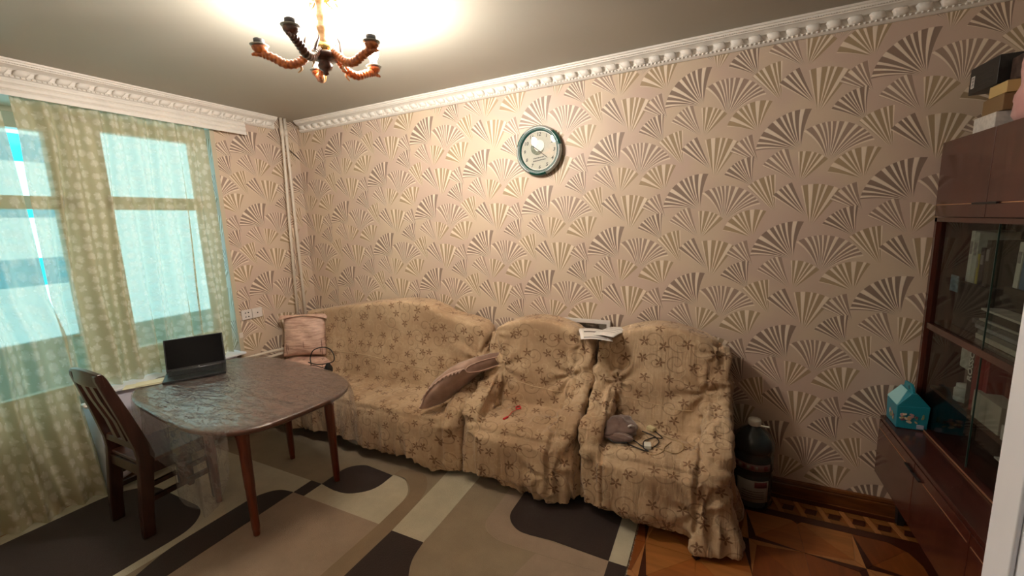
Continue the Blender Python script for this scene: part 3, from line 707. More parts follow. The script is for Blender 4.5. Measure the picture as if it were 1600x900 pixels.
# ------------------------------------------------------------------ slip-covered seating
def cover_mat():
    m, t, bs = new_mat('flowered_cover'); uv = t.n('ShaderNodeUVMap').outputs[0]
    pos = t.n('ShaderNodeNewGeometry').outputs['Position']
    wob = t.n('ShaderNodeTexNoise'); t.put(wob.inputs['Vector'], uv); wob.inputs['Scale'].default_value = 6; wob.inputs['Detail'].default_value = 1
    uvw = t.vm('ADD', uv, t.vm('SCALE', t.vm('SUBTRACT', wob.outputs[1], (.5, .5, .5)), .02))
    fl, r, th, hh, p = flowers(t, uvw, 7.8, .8, .27, 5, .10)
    sp = spirals(t, t.vm('ADD', uvw, (.37, .11, 0)), 6.6, .7, .43, .030, 1.55)
    sp2 = spirals(t, t.vm('ADD', uvw, (.05, .63, 0)), 9.5, .8, .36, .022, 1.3)
    n = t.noise(pos, 3.0, 4, .6); n2 = t.noise(uv, 40, 3, .6)
    base = t.mix(t.ss(n, .35, .68), srgb(176, 145, 113), srgb(205, 177, 144))
    base = t.mix(t.m('MULTIPLY', t.ss(n2, .4, .75), .30), base, srgb(164, 130, 96))
    st = t.ss(t.noise(pos, 1.7, 3), .55, .75); base = t.mix(t.m('MULTIPLY', st, .35), base, srgb(176, 132, 98))
    br = srgb(112, 74, 44)
    c = t.mix(t.m('MULTIPLY', sp, .5), base, srgb(120, 92, 64)); c = t.mix(t.m('MULTIPLY', sp2, .35), c, srgb(222, 200, 164))
    c = t.mix(t.m('MULTIPLY', fl, .8), c, br)
    t.put(bs.inputs['Base Color'], c); bs.inputs['Roughness'].default_value = .85; bs.inputs['Sheen Weight'].default_value = .25
    bs.inputs['Sheen Roughness'].default_value = .4
    cr = t.noise(t.vm('MULTIPLY', uv, (30, 3.2, 1)), 1, 3, .6, 1.2); cr2 = t.noise(t.vm('MULTIPLY', uv, (70, 9, 1)), 1, 2, .6, .8)
    hgt = t.m('ADD', t.m('MULTIPLY_ADD', n2, .5, t.m('MULTIPLY_ADD', cr, 2.6, cr2)), t.m('ADD', t.m('MULTIPLY', t.noise(uv, 300, 2), .15), t.m('MULTIPLY', fl, .2)))
    t.put(bs.inputs['Normal'], t.bump(hgt, .5, .007)); return m
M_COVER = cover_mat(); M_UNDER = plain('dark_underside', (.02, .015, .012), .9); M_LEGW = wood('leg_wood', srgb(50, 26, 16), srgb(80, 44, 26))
BVH = {}
def remesh(bm, vox):
    me = bpy.data.meshes.new('tmp'); bm.to_mesh(me); bm.free()
    o = bpy.data.objects.new('tmp', me); COL.objects.link(o)
    md = o.modifiers.new('r', 'REMESH'); md.mode = 'VOXEL'; md.voxel_size = vox
    dg = bpy.context.evaluated_depsgraph_get(); m2 = bpy.data.meshes.new_from_object(o.evaluated_get(dg))
    bpy.data.objects.remove(o); bpy.data.meshes.remove(me)
    n = len(m2.vertices); co = np.empty(n*3); m2.vertices.foreach_get('co', co); co = co.reshape(-1, 3)
    ne = len(m2.edges); ed = np.empty(ne*2, int); m2.edges.foreach_get('vertices', ed); ed = ed.reshape(-1, 2)
    faces = [tuple(p.vertices) for p in m2.polygons]; bpy.data.meshes.remove(m2)
    return co, ed, faces
def lap(co, ed, it, lam=.5, wt=None):
    n = len(co); deg = np.bincount(ed.ravel(), minlength=n).astype(float)[:, None]; deg[deg == 0] = 1
    for _ in range(it):
        s = np.stack([np.bincount(ed[:, 0], co[ed[:, 1], k], n)+np.bincount(ed[:, 1], co[ed[:, 0], k], n) for k in range(3)], 1)
        d = (s/deg-co)*lam
        co = co+(d if wt is None else d*wt[:, None])
    return co
def normals(co, faces):
    F = np.array([f for f in faces if len(f) == 4]); n = np.cross(co[F[:, 2]]-co[F[:, 0]], co[F[:, 3]]-co[F[:, 1]])
    N = np.zeros_like(co)
    for k in range(4): 
        for a in range(3): N[:, a] += np.bincount(F[:, k], n[:, a], len(co))
    return N/np.maximum(np.linalg.norm(N, axis=1, keepdims=True), 1e-9)
def slipcover(parent, bm, vox, it, folds, hem, key):
    co, ed, faces = remesh(bm, vox)
    co = lap(co, ed, it)
    N = normals(co, faces)
    co = co+N*folds(co, N)[:, None]
    co = lap(co, ed, 1, .4)
    N = normals(co, faces)
    keep = co[:, 2] > hem(co)
    # pull the row just below the hem up to it for a clean edge
    hz = hem(co)
    faces = [f for f in faces if any(keep[i] for i in f)]
    low = ~keep; co[low, 2] = np.maximum(co[low, 2], hz[low]-.004)
    used = sorted({i for f in faces for i in f}); mp = {a: i for i, a in enumerate(used)}
    V = co[used]; F = [tuple(mp[i] for i in f) for f in faces]
    me = bpy.data.meshes.new('cover'); org = ORG[parent]
    me.from_pydata((V-np.array(org)).tolist(), [], F); me.materials.append(M_COVER)
    Ns = lap(N, ed, 6)[used]
    uv = me.uv_layers.new(name='UVMap'); vi = np.empty(len(me.loops), int); me.loops.foreach_get('vertex_index', vi)
    fi = np.repeat(np.arange(len(F)), [len(f) for f in F])
    fn = np.array([Ns[list(f)].mean(0) for f in F])[fi]; L = V[vi]
    side = np.abs(fn[:, 0]) > .72
    u = np.where(side, L[:, 1]*np.sign(fn[:, 0]), L[:, 0]); v = np.where(side, L[:, 2], L[:, 2]+L[:, 1])
    uv.data.foreach_set('uv', np.stack([u, v], 1).ravel())
    me.shade_smooth(); me.update()
    o = bpy.data.objects.new('cover', me); COL.objects.link(o); o.parent = parent; ORG[o] = org
    BVH[key] = BVHTree.FromPolygons([Vector(p) for p in V.tolist()], F)
    return o
def armpoly(yf, zf, zb, ytop, back=-.06):
    return [(yf+.03, .02), (yf-.01, .20), (yf, zf-.12), (yf+.02, zf-.02), (yf+.10, zf+.02), (-.36, zb-.03), (-.29, zb+.04), (-.25, ytop-.12), (-.20, ytop), (back, ytop), (back, .02)]
def backpoly(x0, x1, zs, zm, z0=.2, camel=1):
    P = [(x0, z0)]; n = 14
    P2 = []
    for i in range(n+1):
        s = i/n; q = math.sin(PI*s); P2.append((x0+(x1-x0)*s, zs+(zm-zs)*(q**camel)))
    return P+P2+[(x1, z0)]
def fold_fn(x0, x1, yf, seat_z, pts, seed, arm=.14):
    def f(co, N):
        x, y, z = co.T; d = np.zeros(len(co))
        ridge = lambda n: 1-np.abs(2*n-1)
        sk = sstep(seat_z-.02, .05, z)*(np.abs(N[:, 2]) < .7)
        d += sk*(.055*(ridge(vnoise(np.stack([x*13, y*13, z*1.2], 1), seed))**1.5-.45)+.030*(ridge(vnoise(np.stack([x*34, y*34, z*2.2], 1), seed+1))-.5))
        seat = (N[:, 2] > .5)*(z < seat_z+.08)*(x > x0+arm)*(x < x1-arm)
        d += seat*(.018*(ridge(vnoise(np.stack([x*12+y*8, y*5, z*4], 1), seed+2))-.5)+.009*(vnoise(np.stack([x*28+y*9, y*10, z*10], 1), seed+3)-.5))
        am = (z > .35)*((x < x0+arm+.02)+(x > x1-arm-.02) > 0)*(z < .75)
        d += am*(.032*(ridge(vnoise(np.stack([x*12, y*4+z*9, z*7-y*7], 1), seed+4))-.5)+.018*(ridge(vnoise(np.stack([x*20, (y+z)*26, (z-y)*6], 1), seed+7))-.5))
        for cx in (x0+arm, x1-arm): d -= .030*np.exp(-((x-cx)/.012)**2)*(z > .12)*(z < .56)*(y < -.30)*(N[:, 1] < -.2)
        bk = (N[:, 1] < -.4)*(z > seat_z+.06)
        d += bk*.008*(vnoise(np.stack([x*5, y*3, z*3], 1), seed+5)-.5)
        for (px, py, pz, rad, k, amp) in pts:      # gathers radiating from tucked points
            dx, dy, dz = x-px, y-py, z-pz; r = np.sqrt(dx*dx+dy*dy+dz*dz); a = np.arctan2(dz-dy*.6, dx+1e-6)
            d += amp*np.exp(-(r/rad)**2)*(np.sin(a*k+4*vnoise(co*8, seed+6))*sstep(0, .05, r)-1.6*np.exp(-(r/(rad*.3))**2))
        return d
    return f
def legs(parent, pts, hgt=.1):
    for x, y in pts:
        b = B(); lathe(b, [(.018, 0), (.026, .02), (.028, hgt)], (x, y, 0), 12); obj('leg', b, M_LEGW, parent, smooth=True)
def seam_line(parent, key, pts, r=.0026):
    P = []
    for x, z in smooth_path([(p[0], p[1], 0) for p in pts], 14) and [(q.x, q.y) for q in smooth_path([(p[0], p[1], 0) for p in pts], 14)]:
        hit = BVH[key].ray_cast(Vector((x, -2, z)), Vector((0, 1, 0)))
        if hit[0] is not None and hit[0].y > -.5: P.append(hit[0]+Vector((0, -.001, 0)))
    if len(P) > 4:
        b = B(); tube(b, P, r, 6); obj('piping', b, plain('piping_cloth', srgb(196, 170, 136), .8), parent, smooth=True)

# --- sofa
sofa = thing('sofa', (1.02, -.38, 0), 'long sofa in a beige flowered slip cover, between the corner and the armchairs', 'sofa')
b = B()
box(b, .10, 2.00, -.68, -.10, .03, .42); box(b, .16, 1.96, -.71, -.5, .08, .36)
prism(b, [(.12, .2), (.10, .88), (.22, .93), (.42, .985), (.74, 1.035), (1.03, 1.075), (1.30, 1.10), (1.50, 1.095), (1.62, 1.055), (1.72, 1.01), (1.88, .985), (2.0, .96), (2.04, .90), (2.04, .2)], 'y', -.26, -.05)
prism(b, [(-.34, .3), (-.24, .95), (-.1, .95), (-.1, .3)], 'x', .16, 1.92)
prism(b, armpoly(-.64, .50, .60, .86), 'x', 1.93, 2.06)
prism(b, armpoly(-.62, .46, .52, .80), 'x', .03, .15)
def hem_sofa(co):
    x, y = co[:, 0], co[:, 1]
    return .115+.02*np.sin(x*7+1)-.085*sstep(1.70, 1.74, x)+.02*sstep(1.9, 2.05, x)
slipcover(sofa, b, .0135, 14, fold_fn(.03, 2.06, -.7, .43, [(2.0, -.24, .72, .22, 9, .012), (1.9, -.35, .46, .2, 7, .008), (.15, -.3, .5, .2, 7, .008)], 11, .12), hem_sofa, 'sofa')
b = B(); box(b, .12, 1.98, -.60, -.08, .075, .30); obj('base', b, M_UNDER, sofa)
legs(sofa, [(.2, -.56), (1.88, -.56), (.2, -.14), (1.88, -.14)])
seam_line(sofa, 'sofa', [(.5, .62), (.9, .625), (1.2, .60), (1.5, .585), (1.75, .59)])

# --- armchairs
def armchair(x0, x1, label, key, seed, yf, tops, hem, extra=None):
    t = thing('armchair', ((x0+x1)/2, -.38, 0), label, 'armchair', 'pair of slip-covered armchairs')
    b = B(); zs, zm = tops
    box(b, x0+.04, x1-.04, yf+.02, -.08, .03, .41); box(b, x0+.12, x1-.12, yf-.03, yf+.3, .10, .37)
    box(b, x0+.14, x1-.14, yf+.05, -.3, .3, .43)
    prism(b, backpoly(x0+.06, x1-.05, zs, zm, .2, .8), 'y', -.25, -.05)
    prism(b, [(-.36, .3), (-.24, zs-.05), (-.1, zs-.05), (-.1, .3)], 'x', x0+.12, x1-.12)
    prism(b, armpoly(yf+.05, .52, .63, zs-.02), 'x', x0, x0+.12)
    prism(b, armpoly(yf+.05, .52, .63, zs-.02), 'x', x1-.12, x1)
    if extra: extra(b)
    pts = [(x0+.13, -.32, .66, .2, 8, .014), (x1-.13, -.32, .66, .2, 8, .014), (x0+.15, -.40, .44, .15, 6, .008), (x1-.14, yf+.1, .30, .22, 7, .016), (x0+.06, -.2, .93, .12, 7, .012), (x1-.06, -.2, .93, .12, 7, .012)]
    slipcover(t, b, .011, 13, fold_fn(x0, x1, yf, .43, pts, seed), hem, key)
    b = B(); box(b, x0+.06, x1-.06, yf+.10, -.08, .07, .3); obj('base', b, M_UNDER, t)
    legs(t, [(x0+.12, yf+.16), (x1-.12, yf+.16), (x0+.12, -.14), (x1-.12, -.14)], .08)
    seam_line(t, key, [(x0+.19, .60), ((x0+x1)/2, .575), (x1-.18, .565)])
    return t
armchair(2.07, 2.83, 'beige flowered slip-covered armchair in the middle, between the sofa and the other armchair', 'ac1', 21, -.68, (.93, 1.03),
         lambda co: .055+.03*np.sin(co[:, 0]*9)+.035*sstep(2.3, 2.07, co[:, 0]))
def flap(b):
    loft(b, [[(3.46, -.68, .30), (3.62, -.62, .30), (3.62, -.56, .30), (3.5, -.6, .30)], [(3.46, -.76, .02), (3.66, -.70, .02), (3.68, -.60, .02), (3.5, -.66, .02)]])
    loft(b, [[(3.56, -.55, .42), (3.63, -.55, .42), (3.63, -.3, .45), (3.56, -.3, .45)], [(3.58, -.45, .05), (3.69, -.42, .05), (3.67, -.31, .05), (3.58, -.31, .05)]])
armchair(2.86, 3.62, 'beige flowered slip-covered armchair on the right, beside the water bottle, with cables on its seat', 'ac2', 37, -.68, (.93, 1.04),
         lambda co: .07+.02*np.sin(co[:, 0]*11)-.055*sstep(3.40, 3.5, co[:, 0]), flap)

def drop(key, x, y, dz=0):
    hit = BVH[key].ray_cast(Vector((x, y, 3)), Vector((0, 0, -1)))
    return Vector((x, y, (hit[0].z if hit[0] else .45)+dz))

# ------------------------------------------------------------------ cushions, cloths on the seating
def cloth_mat(name, c1, c2, rough=.5, sheen=.4, sc_=30, st=(1, 1, 6), bs_=.5):
    m, t, bs = new_mat(name); tc = t.n('ShaderNodeTexCoord').outputs['Object']
    n = t.noise(t.vm('MULTIPLY', tc, st), sc_*.4, 3); t.put(bs.inputs['Base Color'], t.mix(t.ss(n, .3, .7), c1, c2))
    bs.inputs['Roughness'].default_value = rough; bs.inputs['Sheen Weight'].default_value = sheen
    t.put(bs.inputs['Normal'], t.bump(n, bs_, .012)); return m
M_PINK = cloth_mat('pink_beige_satin', srgb(196, 158, 138), srgb(222, 190, 168), .42)
M_MAUVE = cloth_mat('mauve_satin', srgb(150, 118, 104), srgb(190, 158, 140), .32, .3, 22, (1, 1, 1), .35)
M_BAG = cloth_mat('taupe_fleece', srgb(98, 74, 66), srgb(120, 94, 84), .8, .6, 30, (1, 1, 1), .2)
def cushion(name, parent, mtx, w, h_, th, mat, seed=1, pinch=.12, bend=0.0, wr=.004, n=28):
    """stuffed square: two bulging faces meeting in a piped edge with pulled corners"""
    bm = B(); S2 = []
    def pos(u, v, s):
        a, c = u*2-1, v*2-1
        e = max(0, (1-abs(a)**2.6))*max(0, (1-abs(c)**2.6))
        x = a*w/2*(1-pinch*(1-abs(c)**2)*.6); y = c*h_/2*(1-pinch*(1-abs(a)**2)*.6)
        wv = wr*math.sin(11*v+3*math.sin(5*u+seed))*math.sin(PI*u)*(1 if s > 0 else .3)
        z = s*th/2*e**.55+wv
        z += bend*(a*a)
        return mtx @ Vector((x, y, z))
    V = {}
    for s in (1, -1):
        for i in range(n+1):
            for j in range(n+1):
                edge = i in (0, n) or j in (0, n)
                k = (i, j, 1 if edge else s)
                if k not in V: V[k] = bm.verts.new(pos(i/n, j/n, s))
    g = lambda i, j, s: V[(i, j, 1)] if (i in (0, n) or j in (0, n)) else V[(i, j, s)]
    for s in (1, -1):
        for i in range(n):
            for j in range(n):
                q = [g(i, j, s), g(i+1, j, s), g(i+1, j+1, s), g(i, j+1, s)]
                bm.faces.new(q if s > 0 else q[::-1])
    return obj(name, bm, mat, parent, smooth=True)
# left pillow stands on the sofa's arm end, leaning
FL_M, t2, bs2 = new_mat('pink_flowered_satin')
tc2 = t2.n('ShaderNodeTexCoord').outputs['Object']; nn = t2.noise(t2.vm('MULTIPLY', tc2, (1, 1, 5)), 13, 4)
f2 = flowers(t2, t2.vm('ADD', tc2, (0, 0, 0)), 7, .9, .14, 4)[0]
t2.put(bs2.inputs['Base Color'], t2.mix(t2.m('MULTIPLY', f2, .7), t2.mix(t2.ss(nn, .3, .7), srgb(190, 150, 134), srgb(226, 192, 172)), srgb(110, 66, 56)))
bs2.inputs['Roughness'].default_value = .45; t2.put(bs2.inputs['Normal'], t2.bump(nn, .6, .015))
pl = thing('pillow', (.42, -.5, .56), 'pinkish flowered pillow standing upright at the left end of the sofa', 'pillow', 'pink pillows on the sofa')
mt = Matrix.Translation((.27, -.36, .755)) @ Matrix.Rotation(math.radians(28), 4, 'Z') @ Matrix.Rotation(math.radians(76), 4, 'X')
cushion('case', pl, mt, .38, .36, .13, FL_M, 3, .10, wr=.006)
b = B()
def flp(u, v):
    q = mt @ Vector((-.21+.42*u, .165+.035*math.sin(PI*u)*v-.045*v+.02, .02+.02*v+.012*math.sin(u*9)))
    return q
grid(b, 20, 4, flp); obj('flap', b, FL_M, pl, smooth=True, solid=.004)
pl2 = thing('pillow', (.42, -.5, .45), 'pinkish flowered pillow lying flat under the upright one at the left end of the sofa', 'pillow', 'pink pillows on the sofa')
mt2 = Matrix.Translation((.30, -.42, .50)) @ Matrix.Rotation(math.radians(25), 4, 'Z') @ Matrix.Rotation(math.radians(4), 4, 'X')
cushion('case', pl2, mt2, .50, .42, .13, FL_M, 5, .08, wr=.006)
# right pillow draped over the sofa arm
p3 = thing('pillow', (1.95, -.48, .5), 'limp mauve satin pillow draped over the right arm of the sofa', 'pillow')
def arm_pillow():
    bm = B(); L = [(1.80, -.64, .455), (1.85, -.60, .475), (1.90, -.56, .53), (1.955, -.51, .600), (2.02, -.45, .655), (2.08, -.40, .680), (2.13, -.37, .690)]
    P = smooth_path(L, 5); R = []; n = len(P)
    for i, p in enumerate(P):
        s = i/(n-1); d = (P[min(i+1, n-1)]-P[max(i-1, 0)]).normalized()
        side = Vector((.42, .90, 0)).normalized(); up = side.cross(d).normalized()
        if up.z < 0: up = -up
        wd = .03+.145*math.sin(min(1, s*1.5+.10)*PI*.5); th = (.012+.042*math.sin(PI*.5*min(1, s*1.6+.04)))*(1 if i < n-1 else .6)
        ring_ = []
        for k in range(20):
            a = 2*PI*k/20; cx = math.cos(a); cz = math.sin(a)
            rr = 1+.06*math.sin(a*7+i*.9)
            ring_.append(p+side*wd*math.copysign(abs(cx)**.7, cx)+up*(th*math.copysign(abs(cz)**.9, cz)*rr+th*.5+.01))
        R.append(ring_)
    return loft(bm, R)
_bm = arm_pillow(); _bm.verts.ensure_lookup_table(); _n = len(_bm.verts)//20
_e = [_bm.verts[i*20+10].co.copy() for i in range(_n)]; _e2 = [_bm.verts[i*20].co.copy() for i in range(_n)]; _end = [_bm.verts[(_n-1)*20+k].co.copy() for k in range(20)]
obj('case', _bm, M_MAUVE, p3, smooth=True)
M_TRIM = plain('pillow_trim', srgb(206, 172, 156), .35)
for _q in (_e, _e2, _end+[_end[0]]): b = B(); tube(b, _q, .004, 6); obj('piping', b, M_TRIM, p3, smooth=True)
_sd = Vector((.42, .90, 0)).normalized()
b = B()
def ruf(u, v):
    i = min(int((.35+.6*u)*(_n-1)), _n-2); f = (.35+.6*u)*(_n-1)-i; p = _e[i].lerp(_e[i+1], f)
    return p+Vector((0, 0, .004+.008*math.sin(u*70)*v))-_sd*(.028*v)+Vector((0, 0, -.020*v))
grid(b, 120, 4, ruf); obj('ruffle', b, M_TRIM, p3, smooth=True, solid=.002)

# brown cap / fleece bag lying on the right armchair
bg_ = thing('fleece_bag', (3.02, -.42, .44), 'crumpled taupe fleece pouch on the seat of the right armchair', 'bag')
def blob(c, r, mtx=None, seed=0, amp=.15, n=20):
    bm = B(); bmesh.ops.create_uvsphere(bm, u_segments=n*2, v_segments=n, radius=1)
    co = np.array([v.co[:] for v in bm.verts]); nz = vnoise(co*1.6+seed, seed)-.5; nz2 = vnoise(co*4+seed, seed+1)-.5
    for v, a, q in zip(bm.verts, nz, nz2):
        p = Vector((v.co.x*r[0], v.co.y*r[1], v.co.z*r[2]))*(1+amp*2*a+amp*.8*q)
        v.co = (mtx @ p if mtx else p)+Vector(c)
    return bm
zq = drop('ac2', 3.04, -.46).z
obj('body', blob((3.045, -.47, zq+.045), (.105, .085, .055), Matrix.Rotation(.5, 3, 'Z'), 4, .3), M_BAG, bg_, smooth=True)
obj('fold', blob((3.06, -.555, zq+.028), (.085, .032, .026), Matrix.Rotation(.15, 3, 'Z'), 9, .25), M_BAG, bg_, smooth=True)
b = B(); tube(b, smooth_path([(3.11, -.50, zq+.07), (3.125, -.51, zq+.085), (3.14, -.495, zq+.075)]), .006, 8); obj('zip_pull', b, M_SOCK, bg_, smooth=True)
b = B(); tube(b, smooth_path([(2.955, -.47, zq+.05), (2.99, -.56, zq+.03), (3.05, -.60, zq+.015), (3.12, -.58, zq+.015)]), .004, 8); obj('edge_cord', b, M_BLACK, bg_, smooth=True)

# cables
def cable(name, key, pts, r, mat, parent=None, lift=.004):
    P = [drop(key, x, y, r+lift+(dz if True else 0)) for x, y, dz in [(p[0], p[1], p[2] if len(p) > 2 else 0) for p in [tuple(q) for q in smooth_path([(a[0], a[1], (a[2] if len(a) > 2 else 0)) for a in pts], 8)]]]
    b = B(); tube(b, P, r, 8); return obj(name, b, mat, parent, smooth=True)
M_CBEIGE = plain('beige_cable', srgb(196, 168, 128), .5); M_CBLK = plain('black_cable', (.012, .010, .010), .4); M_CWHT = plain('white_plug', srgb(228, 226, 216), .3)
cb = thing('charging_cable', (3.24, -.46, .43), 'black charging cable with a cream adapter looped on the right armchair seat', 'cable', 'charging cables on the armchair seat')
cable('cord', 'ac2', [(3.235, -.36), (3.265, -.395), (3.285, -.43), (3.24, -.45, .002), (3.20, -.50), (3.205, -.58), (3.235, -.61), (3.175, -.60), (3.12, -.57), (3.115, -.535), (3.15, -.53), (3.20, -.575, .004), (3.25, -.57), (3.275, -.50), (3.25, -.44, .004), (3.20, -.41), (3.17, -.405)], .0032, M_CBLK, cb)
q = drop('ac2', 3.215, -.355, .0); b = B(); box(b, -.024, .024, -.016, .016, .002, .024, Matrix.Translation(q) @ Matrix.Rotation(-.5, 4, 'Z')); obj('adapter', b, plain('cream_plug', srgb(220, 205, 160), .35), cb, bevel=.004)
cw = thing('charging_cable', (3.28, -.5, .43), 'beige charging cable with a white adapter, looped under the black one', 'cable', 'charging cables on the armchair seat')
cable('cord', 'ac2', [(3.23, -.56), (3.29, -.57), (3.36, -.56), (3.40, -.50), (3.385, -.44), (3.32, -.40), (3.25, -.385), (3.18, -.42), (3.15, -.49), (3.18, -.57), (3.25, -.62), (3.30, -.60), (3.31, -.53), (3.335, -.46)], .0026, M_CBEIGE, cw, .001)
q = drop('ac2', 3.225, -.565, .0); b = B(); box(b, -.018, .018, -.024, .024, .002, .024, Matrix.Translation(q) @ Matrix.Rotation(.2, 4, 'Z')); obj('adapter', b, M_CWHT, cw, bevel=.004)

# red strap on the middle armchair
rd = thing('red_strap', (2.35, -.42, .43), 'thin red strap with a loop lying on the middle armchair seat', 'strap')
M_RED = plain('red_plastic', srgb(214, 40, 48), .35)
cable('cord', 'ac1', [(2.355, -.40), (2.35, -.44), (2.345, -.50), (2.335, -.56)], .0022, M_RED, rd)
cable('tag', 'ac1', [(2.343, -.51), (2.336, -.555)], .007, M_RED, rd, -.002)
cable('loop', 'ac1', [(2.355, -.40), (2.34, -.375), (2.36, -.36), (2.378, -.385), (2.36, -.40)], .004, M_RED, rd)

# black cable with plug by the left pillow
bc = thing('power_cable', (.6, -.45, .45), 'black power cable with a chunky adapter dangling beside the left pillow', 'cable')
P = smooth_path([(.62, -.62, .56), (.56, -.55, .585), (.52, -.52, .63), (.545, -.50, .69), (.64, -.48, .72), (.715, -.47, .70), (.745, -.47, .64), (.72, -.48, .60), (.62, -.53, .585), (.53, -.55, .60)], 8)
b = B(); tube(b, P, .0045, 8); obj('cord', b, M_CBLK, bc, smooth=True)
b = B(); loft(b, [[(.70+dx, -.50+dy, z) for dx, dy in ((-s_, -s_), (s_, -s_), (s_, s_), (-s_, s_))] for z, s_ in ((.52, .022), (.555, .024), (.575, .018), (.60, .008))]); obj('adapter', b, M_BLACK, bc, bevel=.003)
b = B(); tube(b, smooth_path([(.70, -.50, .54), (.60, -.56, .585), (.50, -.60, .565)]), .004, 8); obj('cord', b, M_CBLK, bc, smooth=True)
b = B(); tube(b, smooth_path([(.70, -.51, .54), (.62, -.60, .57), (.56, -.66, .53)]), .004, 8); obj('cord', b, M_CBLK, bc, smooth=True)

# papers bridging the two armchairs
M_PAPER = plain('paper', srgb(232, 226, 220), .6); M_PRINT = plain('paper_print', srgb(150, 146, 146), .6); M_PRINTD = plain('paper_print_dark', srgb(92, 78, 72), .6)
def sheet(cx, cy, z, w_, l_, rot, tilt, label, marks):
    t = thing('paper_sheet', (cx, cy, z), label, 'paper', 'papers lying across the armchair backs')
    mt = Matrix.Translation((cx, cy, z)) @ Matrix.Rotation(rot, 4, 'Z') @ Matrix.Rotation(tilt, 4, 'Y')
    f = lambda u, v, e=0: mt @ Vector(((u-.5)*w_, (v-.5)*l_, .006*math.sin(u*4)+.004*math.sin(v*5)+e))
    b = B(); grid(b, 8, 8, lambda u, v: f(u, v)); obj('sheet', b, M_PAPER, t, smooth=True, solid=.0008)
    for u0, u1, v0, v1, mm_ in marks:
        b = B(); grid(b, 4, 4, lambda u, v: f(u0+(u1-u0)*u, v0+(v1-v0)*v, .0009)); obj('print', b, mm_, t)
ztop = .965
sheet(2.855, -.26, ztop, .19, .27, .35, .06, 'white printed sheet balanced on the middle armchair wing, lower of the two', [(.1, .9, .08, .14, M_PRINT), (.15, .9, .55, .68, M_PRINTD)])
sheet(2.945, -.21, ztop+.012, .16, .25, -.25, -.10, 'white printed sheet lying over the other, towards the right armchair', [(.1, .9, .7, .74, M_PRINT), (.1, .8, .5, .53, M_PRINT), (.1, .85, .3, .33, M_PRINT)])
# framed mirror behind the armchairs
fr = thing('picture_frame', (2.63, -.03, .4), 'pale framed mirror leaning on the wall behind the middle armchair', 'frame')
def fq(x, z, e): return (x, -.046+.03*(z-.4)/.6+e, z)
for a0, a1, z0, z1 in ((2.36, 2.90, .975, 1.0), (2.36, 2.90, .4, .425), (2.36, 2.385, .425, .975), (2.875, 2.90, .425, .975)):
    b = B(); P = [fq(a0, z0, 0), fq(a1, z0, 0), fq(a1, z1, 0), fq(a0, z1, 0)]; loft(b, [P, [(x, y-.018, z) for x, y, z in P]]); bmesh.ops.recalc_face_normals(b, faces=b.faces); obj('rail', b, M_SOCK, fr, bevel=.002)
b = B(); P = [fq(2.385, .425, 0), fq(2.875, .425, 0), fq(2.875, .975, 0), fq(2.385, .975, 0)]; loft(b, [P, [(x, y-.004, z) for x, y, z in P]]); bmesh.ops.recalc_face_normals(b, faces=b.faces)
obj('mirror', b, plain('mirror_glass', (.30, .29, .28), .08, metal=.9), fr)

# ------------------------------------------------------------------ table
M_TTOP = wood('table_top_wood', srgb(84, 54, 42), srgb(108, 72, 58), 'x', .4, .15, 7)
M_TLEG = wood('table_leg_wood', srgb(88, 34, 18), srgb(122, 54, 28), 'z', .32, .4)
tb = thing('dining_table', (1.0, -1.27, 0), 'dark wooden table with rounded corners under a clear plastic sheet', 'table')
TC = (.905, -1.305); TA, TB, TN, TR = .695, .435, 3.3, math.radians(-6)
pol = superellipse(*TC, TA, TB, TN, TR, 96)
def inset(s): return superellipse(*TC, TA-s, TB-s, TN, TR, 96)
b = B(); loft(b, [[(x, y, z) for x, y in inset(i_)] for i_, z in ((.035, .700), (.012, .706), (.002, .716), (0, .726), (.004, .736), (.012, .740))]); obj('tabletop', b, M_TTOP, tb, smooth=True)
b = B(); loft(b, [[(x, y, z) for x, y in inset(.003)] for z in (.7225, .7245)]); 
LEGS = [(1.276, -1.544), (1.290, -1.003), (.765, -1.458), (.752, -.935)]
for (xa, ya), (xb, yb) in ((LEGS[0], LEGS[1]), (LEGS[1], LEGS[3]), (LEGS[3], LEGS[2]), (LEGS[2], LEGS[0])):
    A_, B_ = Vector((xa, ya, 0)), Vector((xb, yb, 0)); d = (B_-A_).normalized(); n = Vector((-d.y, d.x, 0))*.01
    b = B(); prism_pts = [A_+n, B_+n, B_-n, A_-n]; loft(b, [[(p.x, p.y, z) for p in prism_pts] for z in (.625, .70)]); obj('apron', b, M_TLEG, tb)
for x, y in LEGS:
    b = B(); R = []
    ox, oy = x-TC[0]-.1, y-TC[1]; s = Vector((ox, oy, 0)).normalized()
    for z, hw, sh in ((.0105, .0185, 0), (.018, .020, 0), (.05, .021, 0), (.052, .023, 0), (.30, .0275, 0), (.302, .029, 0), (.52, .032, 0), (.60, .036, .004), (.66, .050, .012), (.70, .066, .022)):
        c = Vector((x, y, z))+s*sh; rot = math.atan2(s.y, s.x)
        R.append([c+Vector((hw*math.cos(a+rot), hw*.85*math.sin(a+rot), 0)) for a in [2*PI*k/12 for k in range(12)]])
    loft(b, R); obj('leg', b, M_TLEG, tb, smooth=True)

